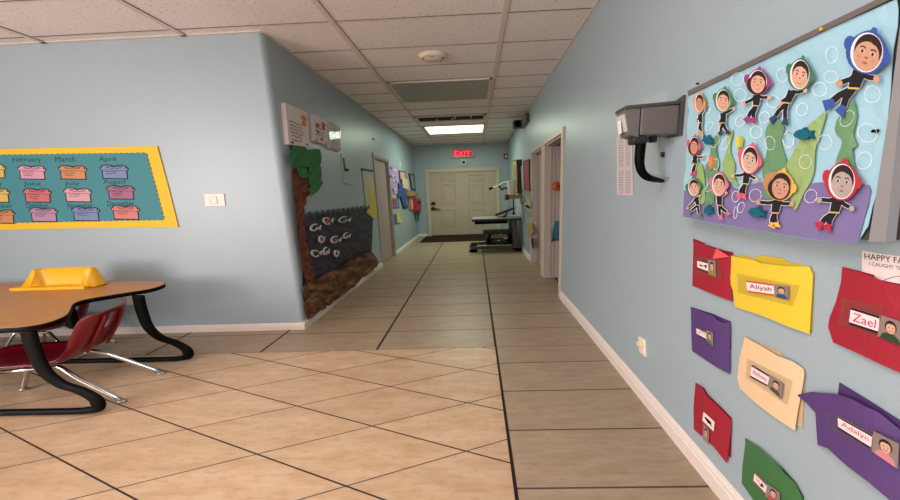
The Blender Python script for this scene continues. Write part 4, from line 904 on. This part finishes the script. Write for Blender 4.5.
# ------------------------------------------------------------------ file folder pockets
def zf(p): return (675+p[0]/4.167, 230+p[1]/4.167)
def zg(p): return (675+p[0]/2.94, 330+p[1]/2.94)
def zh(p): return (780+p[0]/3.575, 360+p[1]/3.575)
def zi(p): return (800+p[0]/3.57, 240+p[1]/3.57)
FR, FY, FP, FM, FG = (158, 36, 52), (228, 196, 60), (88, 62, 116), (232, 196, 156), (66, 112, 66)
def folder(lab, front, back, col, tag, photo, name=None, taped=None, ink=(60, 50, 56), stripes=(30, 26, 30), skin=0, shirt=(52, 78, 120), extra=None, lift=.02):
    W = WR; cx = sum(p[0] for p in front)/len(front); cy = sum(p[1] for p in front)/len(front)
    t = thing('folder_pocket', lab, 'folder pocket', W.at(cx, cy), 'folder pockets on the right wall')
    m = mat('folder_%d_%d_%d' % col, col, .6, .3, var=.03, vs=25)
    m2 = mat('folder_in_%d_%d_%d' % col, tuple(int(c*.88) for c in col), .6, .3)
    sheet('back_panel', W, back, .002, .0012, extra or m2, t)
    r = (max(p[0] for p in front)-min(p[0] for p in front))/2
    sheet('front_panel', W, front, .007, .0012, m, t, bulge=lambda u, v: lift*max(0, 1-((u-cx)/r)**2)*.35, step=9, jit=.0004)
    off = lambda u: .0095+lift*max(0, 1-((u-cx)/r)**2)*.35+.001
    o = .0105+lift*.35+.0015
    if taped: B().prism([W.at(u, v, o-.0008) for u, v in taped], W.n*.0003).build('clear_tape', mat('tape_film', (120, 108, 96), .4, .1, alpha=.10), t)
    a = [np.array(p, float) for p in tag]; L = [(tag, 0)]
    if stripes:
        L += [([tuple(a[0]), tuple(a[1]), tuple(a[1]*.86+a[2]*.14), tuple(a[0]*.86+a[3]*.14)], 1), ([tuple(a[0]*.12+a[3]*.88), tuple(a[1]*.12+a[2]*.88), tuple(a[2]), tuple(a[3])], 1)]
    tg = flat('name_tag', W, L, o, [M_tag, mat('stripe_%d_%d_%d' % stripes, stripes, .6, .2)] if stripes else [M_tag], t, dz=.0003)
    im = mat('ink_%d_%d_%d' % ink, ink, .7, .2)
    bi = lambda s_, v: (a[0]*(1-s_)+a[1]*s_)*(1-v)+(a[3]*(1-s_)+a[2]*s_)*v
    if name: text('handwriting', name, W, bi(.10, .27), bi(.90, .27), bi(.10, .76), o+.0022, im, tg)
    else: flat('handwriting', W, [(stroke([tuple(bi(x, y)) for x, y in scribble(len(lab), .5, .5, .72, .5, 9)], .28), 0)], o+.0019, [im], tg, base=.0003)
    q = [np.array(p, float) for p in photo]; xf = lambda s_, v: tuple((q[0]*(1-s_)+q[1]*s_)*(1-v)+(q[3]*(1-s_)+q[2]*s_)*v)
    bgc = mat('photo_bg', (140, 122, 116), .4, .3)
    L = [([(0, 0), (1, 0), (1, 1), (0, 1)], 0), ([(.1, 1), (.16, .78), (.36, .66), (.64, .66), (.86, .78), (.94, 1)], 1), (ell(.5, .38, .27, .27, 14), 2), (ell(.5, .43, .21, .25, 14), 3), ([(.27, .36), (.36, .17), (.6, .14), (.74, .34), (.6, .25), (.4, .26)], 2), (ell(.42, .42, .03, .025, 6), 2), (ell(.59, .42, .03, .025, 6), 2), (stroke([(.42, .55), (.5, .58), (.6, .55)], .03), 4)]
    flat('child_photo', W, [([xf(*p) for p in pl], mi) for pl, mi in L], o+.0004, [bgc, mat('shirt_%d_%d_%d' % shirt, shirt, .6, .2), M_hair, M_skins[skin], M_lip], t, dz=.0002)
    return t
M_tag = mat('tag_paper', (240, 216, 216), .5, .3)
M_gin = mat('green_lining', (84, 118, 72), .6, .2)
folder('red folder pocket with a pink slip inside, left of the yellow one', [zf(p) for p in ((77, 42), (100, 52), (125, 60), (160, 76), (190, 88), (236, 108), (235, 200), (237, 298), (180, 277), (120, 252), (72, 232))], [zf(p) for p in ((75, 36), (122, 54), (124, 60), (200, 84), (240, 92), (242, 250), (80, 200))], FR,
       [zf(p) for p in ((92, 122), (138, 134), (139, 178), (93, 160))], [zf(p) for p in ((137, 124), (168, 128), (170, 196), (139, 184))], taped=[zf(p) for p in ((84, 106), (180, 120), (205, 206), (84, 182))], shirt=(150, 130, 50))
t = sheet('paper_slip', WR, [zf(p) for p in ((172, 76), (226, 112), (156, 120))], .0195, .001, mat('coral_paper', (226, 92, 98), .6, .2), label='coral paper corner sticking out of the red folder', cat='paper slip')
folder('bright yellow folder pocket, top centre of the wall folders', [zf(p) for p in ((222, 104), (265, 114), (330, 126), (356, 138), (420, 146), (452, 150), (520, 153), (558, 152), (575, 188), (572, 230), (566, 330), (560, 434), (470, 402), (370, 360), (250, 320), (240, 250), (224, 200), (218, 150))],
       [zf(p) for p in ((262, 100), (330, 118), (352, 104), (450, 118), (472, 134), (560, 152), (577, 176), (570, 420), (250, 300))], FY,
       [zf(p) for p in ((296, 210), (410, 226), (414, 274), (302, 258))], [zf(p) for p in ((412, 227), (472, 234), (472, 292), (416, 278))], 'Aliyah', taped=[zf(p) for p in ((258, 182), (520, 232), (490, 318), (262, 262))], stripes=(206, 72, 40), extra=None)
folder('small purple folder pocket below the red one', [zf(p) for p in ((66, 322), (90, 330), (130, 348), (165, 362), (170, 372), (200, 388), (228, 384), (229, 440))]+[zg(p) for p in ((160, 60), (160, 130), (120, 108), (50, 62), (48, 20))], [zf(p) for p in ((64, 320), (160, 350), (176, 358), (228, 380), (230, 500), (80, 470))], FP,
       [zf(p) for p in ((88, 404), (128, 424), (130, 458), (90, 436))], [zf(p) for p in ((130, 416), (158, 428), (158, 486), (130, 460))], shirt=(96, 120, 60))
folder('cream folder pocket below the yellow one', [zg(p) for p in ((205, 20), (225, 32), (255, 48), (300, 76), (345, 92), (376, 114), (380, 130), (372, 180), (360, 240), (352, 296), (300, 262), (240, 218), (190, 172), (183, 140), (190, 80))], [zg(p) for p in ((205, 18), (246, 42), (250, 38), (312, 66), (318, 84), (374, 108), (382, 120), (374, 290), (200, 160))], FM,
       [zg(p) for p in ((226, 102), (278, 134), (272, 166), (220, 138))], [zg(p) for p in ((280, 134), (318, 158), (312, 204), (274, 170))], 'Anthony', taped=[zg(p) for p in ((212, 84), (346, 150), (330, 222), (208, 140))], ink=(190, 90, 150), shirt=(84, 78, 70))
folder('large red folder pocket at the right edge under the board', [zi(p) for p in ((150, 98), (205, 112), (268, 134), (300, 150), (372, 166), (420, 180), (425, 330), (420, 500), (300, 450), (200, 402), (118, 366), (100, 310), (104, 280), (128, 220), (146, 150))], [zi(p) for p in ((150, 96), (200, 108), (262, 124), (270, 140), (372, 160), (425, 172), (425, 490), (140, 370))], FR,
       [zi(p) for p in ((182, 240), (284, 272), (278, 334), (174, 300))], [zi(p) for p in ((290, 268), (362, 292), (366, 382), (276, 342))], 'Zael', taped=[zi(p) for p in ((150, 205), (300, 240), (280, 350), (136, 300))], ink=(190, 60, 110), shirt=(48, 70, 52))
folder('large purple folder pocket with a bent corner, bottom right', [zh(p) for p in ((58, 124), (110, 114), (200, 122), (262, 142), (300, 165), (350, 186), (429, 250), (470, 290), (470, 540), (390, 500), (320, 440), (240, 380), (170, 316), (134, 304), (130, 250), (126, 188), (90, 150))], [zh(p) for p in ((212, 80), (320, 146), (429, 216), (470, 250), (470, 500), (300, 400), (202, 160))], FP,
       [zh(p) for p in ((206, 200), (330, 268), (324, 318), (208, 244))], [zh(p) for p in ((334, 254), (424, 300), (420, 390), (328, 326))], 'Adalyn', taped=[zh(p) for p in ((160, 180), (430, 290), (424, 388), (170, 240))], ink=(196, 70, 116), shirt=(206, 130, 140), lift=.05)
folder('lower red folder pocket near the right baseboard', [zg(p) for p in ((60, 157), (78, 168), (92, 192), (130, 228), (165, 264), (164, 300), (152, 392), (110, 340), (55, 292), (54, 230))], [zg(p) for p in ((60, 155), (86, 172), (94, 188), (166, 258), (164, 376), (70, 290))], FR,
       [zg(p) for p in ((84, 241), (116, 270), (113, 298), (80, 266))], [zg(p) for p in ((84, 276), (100, 294), (98, 338), (80, 318))], stripes=None, shirt=(150, 130, 110))
folder('dark green folder pocket, lowest on the right wall', [zg(p) for p in ((208, 322), (240, 342), (290, 388), (314, 410), (316, 416), (354, 452), (374, 494), (376, 560), (300, 540), (230, 500), (196, 450), (198, 400))], [zg(p) for p in ((206, 318), (246, 350), (300, 396), (318, 408), (352, 446), (378, 490), (374, 540), (210, 450))], FG,
       [zg(p) for p in ((234, 418), (270, 454), (266, 484), (230, 446))], [zg(p) for p in ((272, 452), (308, 478), (306, 520), (266, 490))], stripes=(150, 40, 50), shirt=(180, 80, 80))
# flyer behind the big red folder
t = thing('flyer', 'white flyer with bold lettering behind the large red folder', 'flyer', WR.at(880, 265))
def zk(p): return (820+p[0]/7.14, 230+p[1]/7.14)
sheet('paper', WR, [zk(p) for p in ((298, 148), (430, 168), (620, 196), (640, 420), (560, 400), (300, 320))], .001, .0008, mat('flyer_paper', (228, 212, 210), .6, .2), t)
text('heading', 'HAPPY FA', WR, zk((316, 164)), zk((592, 200)), zk((318, 206)), .0026, M_ink, t)
text('subheading', 'I CAUGHT TH', WR, zk((350, 226)), zk((585, 262)), zk((351, 252)), .0026, mat('grey_print2', (100, 92, 96), .7, .1), t)
b = B(); arc = smoothpath([(*zk(p), 0) for p in ((440, 366), (500, 342), (560, 330), (620, 336))], 5)
flat('drawn_arc', WR, [(stroke([(p[0], p[1]) for p in arc], .5), 0)], .002, [M_ink], t, base=.0004)

# ------------------------------------------------------------------ right hall wall, farther down
c = WR.at(530, 125, .0); t = thing('security_camera', 'small dark camera box high on the right hall wall', 'camera', c)
P = [WR.at(u, v_, .18) for u, v_ in ((514.2, 121.2), (520.8, 120.6), (521.6, 128.8), (515.2, 129))]
B().box((xR-.19, 5.62, 2.215), (xR-.06, 5.80, 2.33), ch=.01).build('housing', M_dark, t); B().box((xR-.065, 5.15, 2.20), (xR, 5.72, 2.335), ch=.012).build('bracket', M_box2, t); B().lathe((xR-.12, 5.618, 2.27), [(.05, -.004), (.05, .002)], axis=1, n=16).build('lens', M_black, t)
# football and blue cloth on the open door leaf
yl = D3[1]-.056
c = U(556.5, 186.3, 1, yl-.055); 
t = thing('football', 'orange and brown ball shape on the open taupe door', 'football', c)
b = B(); n = 10; prof = [(.001+.052*math.sin(math.pi*i/n)**.8, -.075+.15*i/n) for i in range(n+1)]; b.lathe(c, prof, axis=0, n=18); autosmooth(b.build('ball', mat('football_orange', (186, 84, 40), .5, .3), t), 60)
b = B(); b.box(c+(-.03, -.056, -.007), c+(.03, -.048, .007)); b.build('laces', M_dark, t)
p0 = U(556.5, 221, 1, yl-.02)
b = B(); V = []; Fc = []
for i in range(9):
    for k in range(7):
        a = k/6-.5; f_ = i/8; V.append(p0+np.array([a*(.05+.13*f_*(1-.3*f_)), -.01-.03*math.cos(a*14)*f_, -.24*f_-(.05*abs(a) if i == 8 else 0)]))
for i in range(8):
    for k in range(6): q = i*7+k; Fc.append((q, q+1, q+8, q+7))
b.add(V, Fc); o = b.build('hanging_cloth', mat('teal_cloth', (64, 112, 134), .85, .1), smooth=True, label='teal cloth hanging on the open taupe door', cat='cloth'); md = o.modifiers.new('s', 'SOLIDIFY'); md.thickness = .01
def zp(p): return (500+p[0]/6.24, 140+p[1]/6.24)
t = poster('picture_frame', 'gold ornate frame with dark edge on right hall wall', 'picture', ((78, 128), (106, 122), (112, 330), (88, 335)), .09, ((58, 48, 36), (176, 150, 96), (120, 96, 60)), WR, zp, [([(.08, .03), (.75, .03), (.75, .97), (.08, .97)], 1), ([(.3, .15), (.55, .15), (.55, .85), (.3, .85)], 2)], .09)
c = WR.at(*zp((72, 298)), .20)
b = B(); b.lathe(c+(0, 0, -.13), [(.06, 0), (.085, .26), (.08, .26), (.05, .02)], n=18); autosmooth(b.build('paper_cup', mat('cup_white', (226, 222, 216), .5, .3), label='white cup standing on the small ledge beside the gold frame', cat='cup'))
t = thing('wall_shelf', 'small red and gold ledge under the white cup', 'shelf', c); 
B().box((c[0]-.12, c[1]-.15, c[2]-.20), (xR, c[1]+.15, c[2]-.13), ch=.006).build('ledge', mat('gold_ledge', (150, 120, 72), .5, .4), t); B().box((c[0]-.13, c[1]-.155, c[2]-.215), (c[0]-.06, c[1]+.0, c[2]-.12)).build('trim', mat('red_ledge', (120, 40, 36), .5, .3), t)
def zr(p): return (470+p[0]/10, 150+p[1]/10)
t = thing('wall_arm_lamp', 'thin pale swing arm reaching out from the gold frame', 'lamp', WR.at(515, 183)); Ya = 6.9
b = B(); b.tube([U(*zr(p), 1, Ya) for p in ((195, 388), (280, 362), (330, 330), (400, 318))]+[np.array([xR, Ya, U(*zr((400, 318)), 1, Ya)[2]])], .018, 8); b.build('arm', mat('pale_metal', (190, 186, 176), .4, .4), t, smooth=True)
b = B(); b.tube(smoothpath([U(*zr(p), 1, Ya) for p in ((285, 352), (320, 395), (340, 380), (375, 385))], 4), .02, 8); b.build('hook', M_dark, t, smooth=True)
b = B(); b.tube([U(*zr((190, 390)), 1, Ya), U(*zr((230, 378)), 1, Ya)], [.03, .022], 10); b.build('end_cap', M_black, t)
poster('wall_hanging', 'dark red cloth hanging in a black frame before the far doorways', 'wall hanging', ((143, 130), (180, 120), (188, 322), (150, 308)), .03, ((46, 40, 42), (150, 56, 70)), WR, zp, [([(.08, .05), (.9, .05), (.86, 1), (.1, .96)], 1)], .03)
poster('plastic_pocket', 'clear plastic pocket strip left of the red cloth', 'plastic pocket', ((122, 165), (142, 158), (148, 380), (126, 400)), .02, ((150, 162, 160),), WR, zp, thick=.01)
poster('plastic_pocket', 'clear plastic pocket strip under the red cloth', 'plastic pocket', ((150, 322), (190, 335), (196, 430), (160, 420)), .02, ((140, 142, 132), (176, 160, 110)), WR, zp, [([(.3, .3), (.9, .4), (.8, .9), (.3, .8)], 1)], thick=.01)
def zs(p): return (470+p[0]/5.56, 170+p[1]/5.56)
poster('paper_cutout', 'tan leaf shaped paper low on the wall before the far doorways', 'paper figure', ((305, 300), (340, 292), (352, 340), (336, 378), (318, 360), (322, 330)), .02, ((166, 144, 96),), WR, zs, thick=.006)
poster('paper_cutout', 'dark small paper hanging just under the tan leaf paper', 'paper figure', ((338, 380), (350, 376), (352, 430), (343, 440)), .02, ((50, 48, 46),), WR, zs, thick=.006)
poster('paper_cutout', 'grey green paper scrap above the tan leaf paper', 'paper figure', ((300, 190), (334, 200), (340, 262), (312, 250)), .02, ((128, 138, 120), (170, 160, 130)), WR, zs, [([(.2, .2), (.7, .3), (.6, .8)], 1)], thick=.006)

# ------------------------------------------------------------------ rolling tray table and folding bench
def zt_(p): return (465+p[0]/8.34, 200+p[1]/8.34)
Y0, Y1 = 5.9, 6.5
def at(x, y, Y=Y0): return U(*zt_((x, y)), 1, Y)
M_gun = mat('gunmetal', (70, 68, 66), .45, .4); M_topl = mat('grey_laminate', (150, 148, 140), .3, .5)
t = thing('tray_table', 'dark metal cantilever table on a low base by the far right wall', 'table', (.4, 6.2, 0))
zt1 = at(200, 158)[2]; xa, xb2 = at(55, 165)[0], at(472, 165)[0]
b = B(); b.box((xa, Y0, zt1-.045), (xb2, Y1, zt1-.004), ch=.012); b.build('tray_edge', M_dark, t)
b = B(); b.box((xa+.01, Y0+.01, zt1-.006), (xb2-.05, Y1-.01, zt1+.004), ch=.003); b.build('tray_top', M_topl, t)
b = B(); b.box((at(80, 180)[0], Y0+.03, zt1-.10), (at(360, 180)[0], Y1-.03, zt1-.045), ch=.008); b.build('under_rail', M_black, t)
xc0, xc1 = at(400, 250)[0], at(440, 250)[0]
for y in (Y0+.02, Y1-.08):
    b = B(); b.prism([(xc0, y, .1), (xc1+.03, y, .1), (xc1, y, zt1-.04), (xc0-.08, y, zt1-.045), (xc0-.02, y, zt1-.10)], (0, .06, 0)); b.build('column', M_gun, t)
    b = B(); b.box((at(45, 428)[0], y, .055), (at(470, 430)[0], y+.06, .11), ch=.008); b.build('base_bar', M_gun, t)
    b = B(); b.lathe((at(70, 440)[0], y+.03, .0), [(.05, 0), (.06, .02), (.05, .05), (.02, .06)], n=14, sx=1.5); b.build('foot', M_black, t)
    b = B(); b.lathe((at(455, 440)[0], y+.03, .0), [(.05, 0), (.06, .02), (.05, .05), (.02, .06)], n=14, sx=1.5); b.build('foot', M_black, t)
b = B(); b.box((xc0, Y0+.05, .06), (xc1, Y1-.05, .1)); b.build('cross_bar', M_gun, t)
t = thing('reading_stand', 'thin black tilted stand on top of the tray table', 'stand', at(330, 155, 6.2))
b = B(); P0, P1 = at(255, 122, 6.2), at(412, 62, 6.2); b.prism([P0+(0, -.15, 0), P1+(0, -.15, 0), P1+(0, -.15, -.02), P0+(0, -.15, -.02)], (0, .3, 0)); b.build('plate', M_black, t)
b = B(); pb = at(312, 155, 6.2); pb[2] = zt1+.0045; b.tube([pb, at(345, 125, 6.2), at(352, 95, 6.2)], .014, 8); b.box(pb-(.06, .06, .0), pb+(.06, .06, .008)); b.build('support', M_dark, t)
t = thing('folding_bench', 'low black padded bench with scissor frame under the tray table', 'bench', (.3, 6.25, 0))
bx0, bx1 = at(152, 270, 6.05)[0], at(400, 270, 6.05)[0]; bz = at(200, 262, 6.05)[2]; yb0, yb1 = 6.0, 6.4
b = B(); b.box((bx0, yb0, bz-.05), (bx1, yb1, bz), ch=.02); b.build('padded_seat', M_dark, t)
for y in (yb0+.03, yb1-.05):
    b = B(); b.box((bx0+.03, y, bz-.12), (bx0+.12, y+.02, bz-.05)); b.tube([(bx0+.09, y, bz-.08), (bx1-.12, y, .16)], .016, 8); b.tube([(bx1-.09, y+.02, bz-.08), (bx0+.15, y+.02, .16)], .016, 8); b.build('scissor_frame', M_gun, t, smooth=False)
    for x, dx in ((bx0+.14, -.04), (bx1-.1, .05)):
        b = B(); b.tube([(x, y, bz-.05), (x+dx, y, .19), (x, y, .14)], .028, 8); b.box((x-.09, y-.02, .113), (x+.09, y+.03, .15), ch=.006); b.build('leg', M_black, t)
b = B()
for i in range(10):
    x = bx0+.12+i*(bx1-bx0-.24)/9; b.tube([(x, yb0+.02, bz-.06), (x+.03, yb0+.02, bz-.13)], .012, 6); b.tube([(x, yb0+.02, bz-.13), (x+.06, yb0+.02, bz-.07)], .008, 6)
b.build('spring_row', mat('spring_metal', (150, 144, 136), .3, .5, metal=.6), t)
for y in (yb0, yb1-.03): B().box((bx0+.05, y, .113), (bx1, y+.03, .13)).build('floor_rail', M_gun, t)
t = thing('pole_hanger', 'thin black rod hanging on right wall behind the reading stand', 'rod', WR.at(513.5, 207))
b = B(); b.tube([U(513.2, 197, 1, 6.95), U(513.6, 214.5, 1, 6.95)], .014, 8); b.box(U(513.6, 213.5, 1, 6.95)-(.03, .02, .02), U(513.6, 213.5, 1, 6.95)+(.03, .02, .02)); q = U(513.2, 197.5, 1, 6.95); b.tube([q, np.array([xR, 6.95, q[2]])], .012, 8); b.build('rod', M_black, t)
